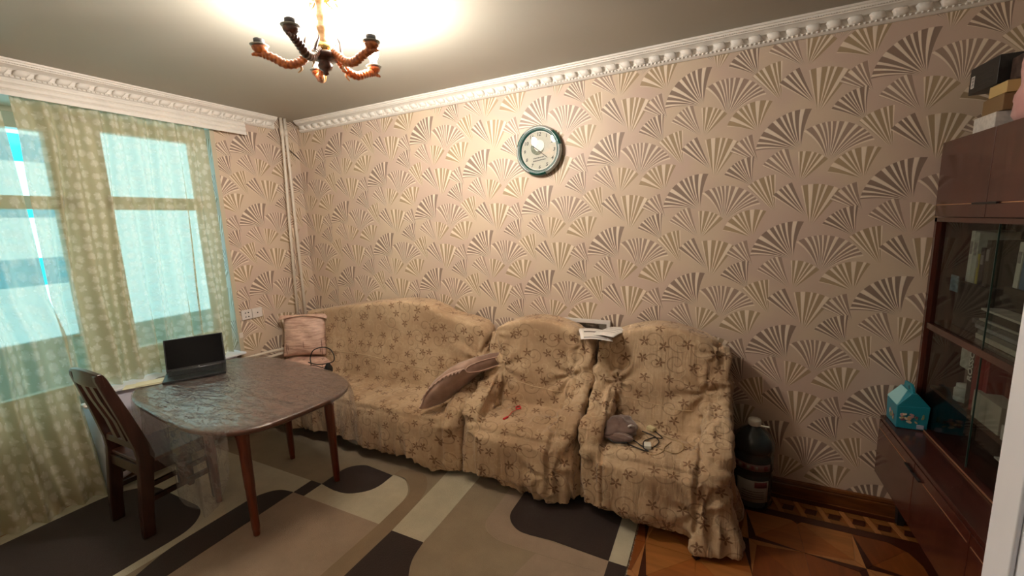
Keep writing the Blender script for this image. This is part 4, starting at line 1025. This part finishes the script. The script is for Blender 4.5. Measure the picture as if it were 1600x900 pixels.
# clear film over the table
def film_mat():
    m, t, bs = new_mat('clear_plastic_film'); nt = m.node_tree; nt.nodes.remove(bs)
    pos = t.n('ShaderNodeNewGeometry').outputs['Position']
    n = t.noise(t.vm('MULTIPLY', pos, (1.0, 2.2, 1)), 5.5, 5, .62, 1.6); rid = t.m('ABSOLUTE', t.m('SUBTRACT', n, .5))
    wr = t.m('SUBTRACT', 1.0, t.ss(rid, .0, .022))
    hgt = t.m('ADD', t.m('MULTIPLY', wr, .4), t.noise(t.vm('MULTIPLY', pos, (1, 2.6, 1)), 7, 3, .6, .5))
    nb = t.bump(hgt, .9, .016)
    tr = t.n('ShaderNodeBsdfTransparent'); tr.inputs[0].default_value = (.94, .94, .95, 1)
    gl = t.n('ShaderNodeBsdfGlossy'); gl.inputs['Roughness'].default_value = .16; gl.inputs[0].default_value = (1, 1, 1, 1); t.put(gl.inputs['Normal'], nb)
    df = t.n('ShaderNodeBsdfDiffuse'); df.inputs[0].default_value = (.75, .75, .8, 1); t.put(df.inputs['Normal'], nb)
    fr = t.n('ShaderNodeLayerWeight'); fr.inputs[0].default_value = .5; t.put(fr.inputs['Normal'], nb)
    m1 = t.n('ShaderNodeMixShader'); m1.inputs[0].default_value = .10; t.put(m1.inputs[0], t.m('MULTIPLY_ADD', wr, .24, .04)); t.put(m1.inputs[1], tr.outputs[0]); t.put(m1.inputs[2], df.outputs[0])  # white diffuse streaks on the ridges paint in the crinkle highlights
    m2 = t.n('ShaderNodeMixShader'); t.put(m2.inputs[0], t.m('MULTIPLY_ADD', t.m('POWER', fr.outputs['Facing'], 2.5), .5, .09)); t.put(m2.inputs[1], m1.outputs[0]); t.put(m2.inputs[2], gl.outputs[0])
    t.put(nt.nodes['Material Output'].inputs[0], m2.outputs[0]); return m
M_FILM = film_mat(); M_FILMH = film_mat(); M_FILMH.name = 'hanging_plastic_film'
for _l in M_FILMH.node_tree.nodes:
    if _l.type == 'MATH' and _l.operation == 'MULTIPLY_ADD' and abs(_l.inputs[1].default_value-.24) < 1e-6 and abs(_l.inputs[2].default_value-.04) < 1e-6: _l.inputs[1].default_value = .15; _l.inputs[2].default_value = .09
fm = thing('plastic_tablecloth', (.9, -1.3, .74), 'clear crinkled plastic sheet over the table, hanging down at the front corner', 'tablecloth')
b = B(); rings_ = []
for i_, dz in ((.68, .004), (.5, .005), (.3, .004), (.15, .005), (.05, .0035), (.006, .0035), (-.003, -.004)):
    rr = superellipse(*TC, max(TA-i_, .02), max(TB-i_*TB/TA if i_ > .1 else TB-i_, .012), TN, TR, 96)
    rings_.append([(x, y, .740+dz+.0012*math.sin(x*37+y*21)) for x, y in rr])
loft(b, rings_, caps=False); b.faces.new(b.verts[0:96]) if False else None
b.verts.ensure_lookup_table(); b.faces.new([b.verts[i] for i in range(95, -1, -1)])
obj('top_sheet', b, M_FILM, fm, smooth=True)
edge = superellipse(*TC, TA+.004, TB+.004, TN, TR, 360)
def hang(a0, a1, drop_fn, name, amp, nf, out=.02):
    i0, i1 = int(a0), int(a1); n = i1-i0
    def fn(u, v):
        k = (i0+u*n) % 360; ka = int(k) % 360; kb = (ka+1) % 360; f = k-int(k)
        x = edge[ka][0]*(1-f)+edge[kb][0]*f; y = edge[ka][1]*(1-f)+edge[kb][1]*f
        d = Vector((x-TC[0], y-TC[1], 0)).normalized(); L = drop_fn(u)*v
        wv = amp*v*math.sin(u*nf*2*PI+.7*math.sin(u*9))*1.0
        p = Vector((x, y, 0))+d*(wv+out*math.sin(min(v*3, 1)*PI/2)-.05*v*v*0)
        return (p.x, p.y, .7365-L)
    b = B(); grid(b, max(20, int(n*1.0)), 20, fn); return obj(name, b, M_FILMH, fm, smooth=True)
hang(190, 262, lambda u: .10+.09*math.sin(PI*min(1, u*1.1)), 'hanging_side', .006, 3, .004)
hang(262, 318, lambda u: .10+.36*math.sin(PI*min(1, max(0, u*1.0)))**.6 if u < .98 else .10, 'hanging_corner', .022, 4, .0)
hang(368, 424, lambda u: .05+.32*math.sin(PI*min(1, .1+u*.85)), 'hanging_end', .014, 3, .02)

# laptop
lp = thing('laptop', (.39, -1.29, .745), 'open black laptop with a dark screen on the window end of the table', 'laptop')
RZ = Matrix.Rotation(math.radians(60), 4, 'Z'); LC = Matrix.Translation((.395, -1.295, .7465)) @ RZ     # local x = along the edge, +y = towards the window
M_LAPB = plain('laptop_body', (.035, .035, .037), .35, metal=.3); M_SCR = plain('laptop_screen', (.004, .004, .005), .12); M_SCR.node_tree.nodes['Principled BSDF'].inputs['Specular IOR Level'].default_value = .12; M_KEY = plain('keyboard_black', (.015, .015, .016), .5)
b = B(); box(b, -.168, .168, -.115, .115, 0, .014, LC); obj('base', b, M_LAPB, lp, bevel=.003)
b = B(); box(b, -.150, .150, -.01, .095, .0142, .0155, LC); kb = obj('keyboard', b, M_KEY, lp)
b = B()
for r in range(5):
    for c in range(14): box(b, -.146+c*.0209, -.146+c*.0209+.0175, .074-r*.0205, .074-r*.0205+.017, .0155, .0172, LC)
tag(obj('keys', b, plain('keycap', (.03, .03, .032), .5), kb), kind='stuff')
LS = LC @ Matrix.Translation((0, .112, .014)) @ Matrix.Rotation(math.radians(-20), 4, 'X')
b = B(); box(b, -.168, .168, 0, .008, .0, .222, LS); lid = obj('lid', b, M_LAPB, lp, bevel=.004)
b = B(); box(b, -.160, .160, -.001, 0, .018, .216, LS); obj('screen', b, M_SCR, lid)
b = B(); bmesh.ops.create_cone(b, cap_ends=True, segments=16, radius1=.0042, radius2=.0042, depth=.0012, matrix=LS @ Matrix.Translation((.012, -.0013, .009)) @ ROTC); obj('badge', b, M_SILV, lid)
b = B(); tube(b, [LC @ Vector((-.14, .112, .014)), LC @ Vector((.14, .112, .014))], .007, 10); obj('hinge', b, plain('hinge_grey', (.12, .12, .13), .3, metal=.8), lp, smooth=True)
pn = thing('folded_paper', (.30, -1.55, .745), 'folded cream papers beside the laptop at the window end of the table', 'paper')
for k, (dx, dy, rz, s_) in enumerate(((0, 0, 1.02, 1), (.012, .035, 1.12, .8))):
    mt = Matrix.Translation((.285+dx, -1.535+dy, .7465+k*.005)) @ Matrix.Rotation(rz, 4, 'Z')
    b = B(); box(b, -.10*s_, .10*s_, -.045, .045, 0, .0035, mt); obj('sheet', b, plain('cream_paper', srgb(228, 222, 192), .6), pn)

# ------------------------------------------------------------------ chair
M_CHAIR = wood('chair_wood', srgb(36, 18, 14), srgb(62, 32, 23), 'z', .28, .5)
M_SEAT = wood('chair_seat_wood', srgb(70, 42, 34), srgb(98, 62, 50), 'y', .4, .25)
chr_ = thing('dining_chair', (.54, -1.6, 0), 'dark wooden chair with a slatted back, pushed against the table', 'chair')
def postp(x, w=.038, dx=0):
    prof = [(-1.800, .0105, .052), (-1.792, .15, .056), (-1.768, .35, .062), (-1.752, .47, .068), (-1.762, .54, .062), (-1.806, .72, .052), (-1.850, .88, .046), (-1.870, .955, .042), (-1.877, .985, .030)]
    b = B(); R = []
    for y, z, d in prof:
        q = x+dx*max(0, z-.46)/.52; d *= 1.12; R.append([(q-w/2, y-d/2, z), (q+w/2, y-d/2, z), (q+w/2, y+d/2, z), (q-w/2, y+d/2, z)])
    return loft(b, R)
for x, dx in ((.352, .075), (.712, -.015)): obj('rear_post', postp(x, .038, dx), M_CHAIR, chr_, bevel=.007)
for x, y in ((.385, -1.425), (.693, -1.432)):
    b = B(); loft(b, [[(x-s_, y-s_, z), (x+s_, y-s_, z), (x+s_, y+s_, z), (x-s_, y+s_, z)] for z, s_ in ((.0105, .017), (.03, .019), (.42, .024))]); obj('front_leg', b, M_CHAIR, chr_, bevel=.006)
b = B(); prism(b, rnd([(.335, -1.775), (.365, -1.39, .03), (.715, -1.39, .03), (.73, -1.775)], .01), 'z', .425, .447); obj('seat', b, M_SEAT, chr_, bevel=.006)
for (xa, ya), (xb, yb), z0, z1, nm in (((.352, -1.77), (.385, -1.42), .365, .425, 'seat_rail'), ((.712, -1.77), (.70, -1.42), .365, .425, 'seat_rail'), ((.36, -1.775), (.705, -1.775), .365, .425, 'seat_rail'), ((.385, -1.425), (.70, -1.43), .365, .425, 'seat_rail'),
        ((.352, -1.77), (.385, -1.42), .20, .228, 'stretcher'), ((.712, -1.77), (.70, -1.42), .20, .228, 'stretcher'), ((.352, -1.77), (.385, -1.42), .285, .31, 'stretcher'), ((.712, -1.77), (.70, -1.42), .285, .31, 'stretcher')):
    d = (Vector((xb, yb))-Vector((xa, ya))).normalized(); n = Vector((-d.y, d.x))*.010
    b = B(); P = [Vector((xa, ya))+n, Vector((xb, yb))+n, Vector((xb, yb))-n, Vector((xa, ya))-n]; loft(b, [[(p.x, p.y, z) for p in P] for z in (z0, z1)]); obj(nm, b, M_CHAIR, chr_)
for xa, xb in ((.366, .376), (.704, .712)):
    b = B(); box(b, xa-.006, xb+.006, -1.62, -1.58, .22, .37); obj('stretcher_block', b, M_CHAIR, chr_)
b = B(); R = []
for i in range(13):
    s_ = i/12; x = .405+.315*s_; bow = .016*math.sin(PI*s_); zt = .990+.018*math.sin(PI*s_)
    R.append([(x, -1.882-bow, .915), (x, -1.858-bow, .915), (x, -1.864-bow, zt), (x, -1.888-bow, zt)])
loft(b, R); bmesh.ops.recalc_face_normals(b, faces=b.faces); obj('top_rail', b, M_CHAIR, chr_, bevel=.006)
b = B(); box(b, .370, .70, -1.790, -1.766, .52, .56); obj('lower_rail', b, M_CHAIR, chr_, bevel=.004)
for x in (.50, .60):
    b = B(); R = [[(x-.024, y-.008, z), (x+.024, y-.008, z), (x+.024, y+.008, z), (x-.024, y+.008, z)] for y, z in ((-1.778, .54), (-1.806, .68), (-1.85, .82), (-1.880, .94))]; loft(b, R); obj('slat', b, M_CHAIR, chr_, bevel=.003)

# ------------------------------------------------------------------ water bottle
M_BOT = plain('dark_bottle', (.035, .05, .055), .22, coat=.5)
wb = thing('water_bottle', (3.757, -.150, 0), 'big dark water bottle with a white cap on the floor beside the right armchair', 'bottle')
b = B(); lathe(b, [(.085, 0), (.100, .01), (.104, .03), (.104, .19), (.098, .205), (.098, .215), (.106, .23), (.106, .31), (.098, .33), (.105, .345), (.108, .36), (.106, .38), (.095, .41), (.07, .44), (.042, .46), (.030, .472), (.028, .49), (0, .49)], (3.757, -.150, 0), 36); obj('body', b, M_BOT, wb, smooth=True)
b = B(); lathe(b, [(.032, .478), (.034, .482), (.034, .505), (.030, .512), (0, .513)], (3.757, -.150, 0), 24); cap = obj('cap', b, M_CWHT, wb, smooth=True)
b = B(); box(b, 3.757, 3.83, -.170, -.157, .476, .484); obj('cap_tab', b, M_CWHT, cap, bevel=.003)
def wrap(a0, a1, z0, z1, r, name, mat, par):
    b = B(); grid(b, 16, 1, lambda u, v: (3.757+r*math.cos(a0+(a1-a0)*u), -.150+r*math.sin(a0+(a1-a0)*u), z0+(z1-z0)*v)); return obj(name, b, mat, par, smooth=True, solid=.001)
M_LBL = plain('label_grey', srgb(170, 168, 160), .5); M_LBLR = plain('label_wine', srgb(120, 60, 62), .5)
l1 = wrap(-2.9, -.7, .245, .285, .1068, 'upper_label', plain('label_mauve', srgb(150, 120, 118), .5), wb)
wrap(-1.08, -.88, .252, .278, .1078, 'round_mark', M_LBLR, l1)
for i in range(6): wrap(-2.5+i*.2, -2.38+i*.2, .255, .276, .1076, 'letter_block', M_LBL if i % 2 else M_LBLR, l1)
l2 = wrap(-2.4, -.75, .055, .185, .1048, 'lower_label', M_LBL, wb)
wrap(-1.5, -.85, .145, .178, .1058, 'label_patch', M_LBLR, l2)
for i in range(4): wrap(-2.1, -1.0, .075+i*.014, .079+i*.014, .1058, 'text_line', M_PRINTD, l2)

# ------------------------------------------------------------------ wall unit
M_CAB = wood('cabinet_veneer', srgb(56, 25, 20), srgb(90, 44, 34), 'z', .22, .6, 8, 12)
M_CABY = wood('cabinet_veneer_h', srgb(54, 24, 20), srgb(84, 40, 32), 'y', .25, .6, 8, 12)
M_CABD = plain('cabinet_inside', srgb(92, 62, 46), .5); M_GOLD = plain('brass_strip', (.70, .42, .24), .35, metal=.8)
CY0, CY1 = -2.35, -.032
# lower unit
lo = thing('low_cabinet', (4.57, -1.2, 0), 'low dark reddish sideboard unit on black legs along the right wall', 'cabinet')
b = B(); box(b, 4.36, 4.785, CY0, CY1, .263, .57); obj('body', b, M_CABY, lo)
b = B(); box(b, 4.345, 4.785, CY0, CY1, .570, .590); obj('top_board', b, M_CABY, lo, bevel=.002)
b = B(); box(b, 4.345, 4.36, CY0, CY1, .263, .275); obj('bottom_edge', b, M_CABY, lo)
for i in range(5):
    y1 = CY1-.004-i*.455; y0 = y1-.451
    b = B(); box(b, 4.343, 4.36, y0, y1, .276, .567); dr = obj('door', b, M_CAB, lo, bevel=.0015)
    yh = y0+.03 if i % 2 == 0 else y1-.03
    b = B(); box(b, 4.332, 4.343, min(yh, yh+.0)-.045, yh+.045, .520, .528); obj('handle', b, M_BLACK, dr, bevel=.002)
    b = B(); box(b, 4.3415, 4.343, (y0+.09) if i % 2 == 0 else y0+.01, (y1-.01) if i % 2 == 0 else y1-.09, .522, .5255); obj('brass_strip', b, M_GOLD, dr)
for y in (-.07, -1.1, -2.2):
    b = B(); loft(b, [[(4.46+s_*a, y+s_*c, z) for a, c in ((-1, -1), (1, -1), (1, 1), (-1, 1))] for z, s_ in ((0, .014), (.263, .026))]); obj('leg', b, M_BLACK, lo)
# glass section
gs = thing('glass_cabinet', (4.64, -1.2, .59), 'dark cabinet section with sliding glass doors, standing on the sideboard', 'cabinet')
b = B(); box(b, 4.47, 4.785, CY1-.022, CY1, .592, 1.625); obj('end_panel', b, M_CAB, gs)
b = B(); box(b, 4.47, 4.785, CY0, CY0+.02, .592, 1.625); obj('end_panel', b, M_CAB, gs)
b = B(); box(b, 4.775, 4.787, CY0, CY1-.022, .592, 1.625); obj('back_panel', b, M_CABD, gs)
b = B(); box(b, 4.475, 4.775, CY0+.02, CY1-.022, 1.085, 1.115); obj('shelf', b, M_CABY, gs, bevel=.002)
b = B(); box(b, 4.52, 4.775, CY0+.02, CY1-.022, .775, .790); obj('shelf', b, M_CABD, gs)
b = B(); box(b, 4.47, 4.787, CY0, CY1, 1.607, 1.627); obj('top_board', b, M_CABY, gs)
b = B(); box(b, 4.47, 4.51, CY0+.02, CY1-.022, .592, .602); obj('track', b, M_CABY, gs)
b = B(); box(b, 4.469, 4.473, CY0+.02, CY1-.022, .592, .600); obj('track_edge', b, M_GOLD, gs)
M_CG = glass_mat('cabinet_glass', (.80, .82, .80), .03, .07)
for z0, z1 in ((.602, 1.085), (1.115, 1.607)):
    for i, (y0, y1) in enumerate(((-.52, CY1-.024), (-1.02, -.50), (-1.52, -1.0))):
        x = 4.488+(i % 2)*.008
        b = B(); box(b, x, x+.004, y0, y1, z0, z1); p_ = obj('glass_door', b, M_CG, gs)
        b = B(); box(b, x-.0005, x+.0045, y0, y0+.004, z0, z1); obj('glass_edge', b, plain('glass_edge_dark', (.02, .05, .04), .3), p_)
# upper unit
up_ = thing('upper_cabinet', (4.62, -1.2, 1.63), 'dark reddish cabinet with plain doors, topmost in the wall unit', 'cabinet')
b = B(); box(b, 4.48, 4.787, CY0, CY1, 1.629, 1.975); obj('body', b, M_CAB, up_)
for i in range(5):
    y1 = CY1-.002-i*.43; y0 = y1-.427
    b = B(); box(b, 4.466, 4.48, y0, y1, 1.632, 1.973); dr = obj('door', b, M_CAB, up_, bevel=.0015)
    yh = y0+.04 if i % 2 == 0 else y1-.04
    b = B(); box(b, 4.456, 4.466, yh-.045, yh+.045, 1.682, 1.69); obj('handle', b, M_BLACK, dr, bevel=.002)
    b = B(); box(b, 4.4645, 4.466, (y0+.10) if i % 2 == 0 else y0+.01, (y1-.01) if i % 2 == 0 else y1-.10, 1.684, 1.688); obj('brass_strip', b, M_GOLD, dr)

# ------------------------------------------------------------------ things on and in the wall unit
def item(name, bm, mat, label, cat, group=None, **k): return tag(obj(name, bm, mat, **k), label, cat, group)
# gift box on the sideboard
gx = thing('gift_box', (4.44, -.11, .592), 'turquoise house-shaped carton with a carrying handle on the low cabinet', 'box')
M_TEAL = plain('teal_card', srgb(28, 128, 146), .35, coat=.2); M_TEALL = plain('pale_teal_card', srgb(150, 200, 205), .4); M_TEALD = plain('deep_teal_card', srgb(14, 84, 98), .4)
x0, x1, y0, y1, zb, ze, zr = 4.365, 4.482, -.178, -.045, .592, .715, .775
b = B(); loft(b, [[(x0, y0, zb), (x1, y0, zb), (x1, y1, zb), (x0, y1, zb)], [(x0-.004, y0-.004, ze-.01), (x1+.004, y0-.004, ze), (x1+.004, y1, ze), (x0-.004, y1, ze-.01)]]); obj('carton', b, M_TEAL, gx, bevel=.003)
xm = (x0+x1)/2; b = B(); prism(b, [(x0-.004, ze-.008), (x1+.004, ze), (xm+.012, zr), (xm-.012, zr)], 'y', y0-.002, y1); obj('gable_top', b, M_TEAL, gx, bevel=.002)
b = B(); loft(b, [[(x0-.005, y0, ze-.004), (x0-.005, y1, ze-.004), (xm-.013, y1, zr), (xm-.013, y0+.05, zr)], [(x0-.002, y0, ze-.005), (x0-.002, y1, ze-.005), (xm-.010, y1, zr-.001), (xm-.010, y0+.05, zr-.001)]]); bmesh.ops.recalc_face_normals(b, faces=b.faces); obj('pale_roof', b, M_TEALL, gx)
b = B(); prism(b, [(y0+.01, zr-.004), (y1-.01, zr-.004), (y1-.02, zr+.03), (y0+.045, zr+.034), (y0+.02, zr+.02)], 'x', xm-.006, xm+.006); hd = obj('handle', b, M_TEAL, gx, bevel=.002)
b = B(); bmesh.ops.create_cone(b, cap_ends=True, segments=16, radius1=.011, radius2=.011, depth=.0135, matrix=Matrix.Translation((xm, y0+.055, zr+.014)) @ Matrix.Rotation(PI/2, 4, 'Y')); obj('handle_hole', b, M_TEALD, hd)
rs = random.Random(12)
pc = [plain('print_'+n, srgb(*c), .4) for n, c in (('pink', (196, 150, 150)), ('cream', (214, 200, 178)), ('olive', (126, 128, 92)), ('plum', (120, 74, 92)), ('sand', (190, 160, 120)))]
for k in range(22):
    u = .12+.72*rs.random(); v = .30+.34*rs.random(); w_ = .008+.010*rs.random(); x = x0+(x1-x0)*u; z = zb+(ze-zb)*v
    b = B(); bmesh.ops.create_cone(b, cap_ends=True, segments=7, radius1=w_*.6, radius2=w_*.6, depth=.0012, matrix=Matrix.Translation((x, y0-.0035-.0001*k, z)) @ ROTC @ Matrix.Rotation(rs.random()*3, 4, 'Z') @ Matrix.Diagonal((1.3, .7, 1, 1))); obj('printed_patch', b, pc[k % 5], gx)
for k in range(8):
    v = .25+.35*rs.random(); y = y0+.03+.05*rs.random(); z = zb+(ze-zb)*v
    b = B(); bmesh.ops.create_cone(b, cap_ends=True, segments=7, radius1=.009, radius2=.009, depth=.0012, matrix=Matrix.Translation((x0-.0045-.0001*k, y, z)) @ Matrix.Rotation(PI/2, 4, 'Y') @ Matrix.Rotation(rs.random()*3, 4, 'Z') @ Matrix.Diagonal((1.4, .7, 1, 1))); obj('printed_patch', b, pc[(k*2) % 5], gx)
b = B(); box(b, x1-.040, x1-.014, y0-.0045, y0-.002, zb+.008, zb+.028); obj('sticker', b, plain('sticker_grey', srgb(170, 172, 190), .4), gx)

# items on top of the upper cabinet
TZ = 1.976
M_CARD = plain('brown_card', srgb(132, 104, 70), .7); M_MAG = plain('magazine_white', srgb(205, 200, 194), .5, noise=.12, nscale=60)
item('magazine_stack', box(B(), 4.49, 4.70, -.385, -.225, TZ, TZ+.062), M_MAG, 'pale printed box on top of the wall unit, under the brown carton', 'box', bevel=.002)
item('carton', box(B(), 4.50, 4.70, -.40, -.255, TZ+.063, TZ+.125), M_CARD, 'brown cardboard carton on top of the wall unit, under the cream booklet', 'box', bevel=.002)
item('booklet', box(B(), 4.50, 4.69, -.41, -.29, TZ+.126, TZ+.170), plain('booklet_cream', srgb(196, 168, 112), .6), 'cream booklet on top of the wall unit, just under the black box', 'book', bevel=.002)
mt = Matrix.Translation((4.50, -.22, TZ+.236)) @ Matrix.Rotation(math.radians(1), 4, 'X')
bb = thing('black_box', (4.58, -.24, TZ+.17), 'flat black box with a white barcode sticker, highest in the pile on the wall unit', 'box')
obj('box', box(B(), 0, .16, -.115, .10, -.058, .050, mt), plain('black_card', (.018, .017, .016), .4, noise=.2, nscale=60), bb, bevel=.002)
lb = obj('barcode_sticker', box(B(), -.0015, 0, .058, .082, -.034, .014, mt), M_PAPER, bb)
for k in range(9): obj('bar', box(B(), -.0022, -.0015, .060, .076, -.030+k*.0046, -.030+k*.0046+(.0024 if k % 3 else .0012), mt), M_INK, lb)
for k in range(4): obj('print_line', box(B(), -.001, 0, -.08+.0*k, .045-.02*(k % 2), -.036+k*.018, -.032+k*.018, mt), plain('grey_print', (.05, .048, .045), .5), bb)
item('bottle_pack', box(B(), 4.53, 4.66, -.50, -.345, TZ+.171, TZ+.26), plain('dark_mottled_pack', srgb(74, 58, 52), .35, noise=.5, nscale=40), 'dark mottled packet between the black box and the pink bag', 'packet', bevel=.006)
M_PBAG = cloth_mat('pink_plastic', srgb(205, 150, 146), srgb(232, 190, 184), .45, .1, 14, (1, 1, 1), .8)
item('pink_bag', blob((4.585, -.56, TZ+.140), (.10, .17, .150), None, 31, .32, 26), M_PBAG, 'crumpled pink plastic bag on top of the wall unit, at the right edge', 'bag', smooth=True)

# behind the upper glass
SZ = 1.1165
def leaning(name, y, w_, x_, z0, hgt, mat, label, lean=0, dpt=.13, grp='books behind the upper glass'):
    mt = Matrix.Translation((x_, y, z0)) @ Matrix.Rotation(math.radians(lean), 4, 'X')
    o = thing(name, (x_+dpt/2, y, z0), label, 'book', grp); obj('cover', box(B(), 0, dpt, -w_/2, w_/2, 0, hgt, mt), mat, o, bevel=.0015)
    obj('spine_label', box(B(), -.0012, 0, -w_*.3, w_*.3, hgt*.55, hgt*.8, mt), M_PRINT, o)
def bm_(n, c): return plain(n, srgb(*c), .5, noise=.08, nscale=30)
item('storage_box', box(B(), 4.56, 4.76, -.335, -.075, SZ, SZ+.21), plain('dark_box', srgb(52, 42, 38), .6, noise=.3, nscale=25), 'dark box in the upper glass compartment under the white books', 'box', bevel=.003)
bz = SZ+.212
leaning('book', -.120, .030, 4.575, bz, .235, bm_('book_white', (208, 208, 198)), 'tall white book nearest the end wall, behind the upper glass', 1.5)
leaning('book', -.158, .034, 4.575, bz, .230, bm_('book_white_b', (186, 190, 180)), 'tall greyish white book second from the end wall, behind the upper glass', 1)
leaning('book', -.192, .014, 4.575, bz, .135, bm_('book_yellow', (176, 164, 64)), 'thin yellow book beside the two white ones, behind the upper glass')
leaning('book', -.222, .032, 4.575, bz, .165, bm_('book_dark', (46, 38, 50)), 'dark purple book right of the thin yellow one, behind the upper glass')
leaning('book', -.262, .034, 4.575, bz, .200, bm_('book_brown', (74, 66, 58)), 'brown book right of the dark purple one, behind the upper glass')
item('photo_card', box(B(), 4.535, 4.538, -.150, -.080, SZ+.165, SZ+.240), plain('photo_blue_grey', srgb(112, 138, 150), .4, noise=.4, nscale=60), 'small blue-grey photo card at the end wall behind the upper glass', 'card')
rs = random.Random(3)
for k, (c, y0, y1, h_, lab) in enumerate((((186, 182, 168), -.74, -.28, .022, 'lowest cream magazine of the stack behind the upper glass'), ((120, 118, 112), -.72, -.30, .020, 'grey magazine second from the bottom of the stack behind the glass'),
        ((150, 150, 152), -.76, -.27, .016, 'bluish magazine in the middle of the stack behind the glass'), ((96, 94, 92), -.72, -.25, .020, 'dark grey magazine fourth from the bottom of the stack'),
        ((170, 168, 160), -.70, -.30, .010, 'pale magazine fifth from the bottom of the stack behind the glass'), ((60, 54, 50), -.74, -.34, .030, 'dark folder under the top magazine of the stack'), ((196, 194, 184), -.72, -.29, .010, 'topmost pale magazine of the stack behind the upper glass'))):
    z0 = SZ+(0, .023, .044, .061, .082, .093, .124)[k]
    mt = Matrix.Translation((4.64, (y0+y1)/2-.06, z0)) @ Matrix.Rotation(rs.uniform(-.03, .03), 4, 'Z')
    x_in = 4.518 if k != 5 else 4.535
    item('magazine', box(B(), -.105, .105, (y0-y1)/2, (y1-y0)/2, 0, h_-.001, mt), plain('magazine_%d' % k, srgb(*c), .5), lab, 'magazine', 'magazines stacked behind the upper glass', bevel=.001)
item('dark_cloth', blob((4.66, -.52, SZ+.185), (.085, .17, .05), None, 8, .3), plain('dark_cloth', srgb(40, 38, 36), .9), 'crumpled dark cloth lying on the magazine stack behind the glass', 'cloth', smooth=True)
b2 = SZ+.225
item('storage_box', box(B(), 4.60, 4.77, -.80, -.345, SZ+.135, b2), plain('dark_box_b', srgb(58, 50, 44), .6), 'dark box behind the magazines carrying the blue and cream books', 'box', bevel=.002)
for y, w_, c, h_, lab, le in ((-.392, .030, (206, 206, 196), .185, 'white book leaning beside the blue one, behind the upper glass', 3), (-.432, .032, (92, 122, 150), .190, 'blue book leaning between white and dark ones, behind the upper glass', 3),
        (-.475, .038, (58, 52, 46), .190, 'dark book right of the blue one, behind the upper glass', 1), (-.518, .030, (70, 68, 60), .18, 'dark olive book two right of the blue one', 1), (-.556, .028, (196, 188, 156), .185, 'cream book at the right of the row, behind the upper glass', 0), (-.598, .036, (74, 62, 60), .175, 'dark brown book next to the cream one, at the right edge', 0)):
    leaning('book', y, w_, 4.61, b2+.001, h_, bm_('book_%d' % int(-y*1000), c), lab, le)
# behind the lower glass
LZ = .791
jr = thing('jar', (4.57, -.245, LZ), 'small white ribbed jar on the inner shelf behind the lower glass', 'jar')
b = B(); lathe(b, [(.026, 0), (.032, .004), (.033, .02), (.030, .024), (.033, .03), (.033, .058), (.028, .064), (.024, .066)], (4.566, -.245, LZ), 24); obj('body', b, plain('jar_white', srgb(186, 188, 184), .3), jr, smooth=True)
b = B(); lathe(b, [(.026, .066), (.027, .068), (.027, .080), (0, .081)], (4.566, -.245, LZ), 24); obj('lid', b, plain('jar_lid', srgb(206, 206, 200), .3), jr, smooth=True)
item('tin', box(B(), 4.60, 4.68, -.235, -.145, LZ, LZ+.13), plain('tin_grey', srgb(120, 104, 96), .5), 'greyish tin behind the white jar, under the white packet', 'tin', bevel=.004)
item('white_packet', box(B(), 4.59, 4.70, -.285, -.115, LZ+.131, LZ+.235, Matrix.Identity(4)), plain('packet_white', srgb(190, 188, 178), .6, noise=.15, nscale=30), 'white paper packet above the jar behind the lower glass', 'packet', bevel=.006)
bx = thing('wine_carton', (4.62, -.37, LZ), 'black and red carton with white upright lettering behind the lower glass', 'box')
M_REDB = plain('red_card', srgb(132, 34, 40), .45); obj('black_side', box(B(), 4.55, 4.70, -.332, -.298, LZ, LZ+.275), plain('black_card_b', (.02, .016, .015), .45), bx)
obj('red_side', box(B(), 4.55, 4.70, -.445, -.333, LZ, LZ+.275), M_REDB, bx)
text('lettering', 'ROSSO', .044, Matrix.Translation((4.5485, -.315, LZ+.19)) @ Matrix.Rotation(-PI/2, 4, 'Z') @ Matrix.Rotation(PI/2, 4, 'X') @ Matrix.Rotation(PI/2, 4, 'Z'), M_CWHT, bx, bold=.0012)
sb = thing('small_carton', (4.56, -.46, LZ), 'small white carton standing in front of the red one behind the lower glass', 'box')
obj('carton', box(B(), 4.530, 4.60, -.60, -.405, LZ, LZ+.115), plain('white_card', srgb(178, 172, 160), .5), sb, bevel=.002)
item('red_carton', box(B(), 4.60, 4.74, -.72, -.452, LZ, LZ+.25), plain('brick_card', srgb(120, 40, 26), .5), 'brick red carton at the right edge behind the lower glass', 'box', bevel=.002)
item('cup_box', box(B(), 4.525, 4.575, -.70, -.625, LZ, LZ+.06), M_MAG, 'small pale box at the right edge behind the lower glass', 'box', bevel=.003)
item('plastic_bag', blob((4.64, -.42, .655), (.10, .26, .058), None, 17, .3, 24), glass_mat('bag_film', (.75, .75, .75), .2, .12), 'crumpled clear plastic bag at the bottom behind the lower glass', 'bag', smooth=True)
item('tray', box(B(), 4.53, 4.66, -.78, -.60, .70, .706), M_MAG, 'white flat tray lying above the plastic bag behind the lower glass', 'tray')
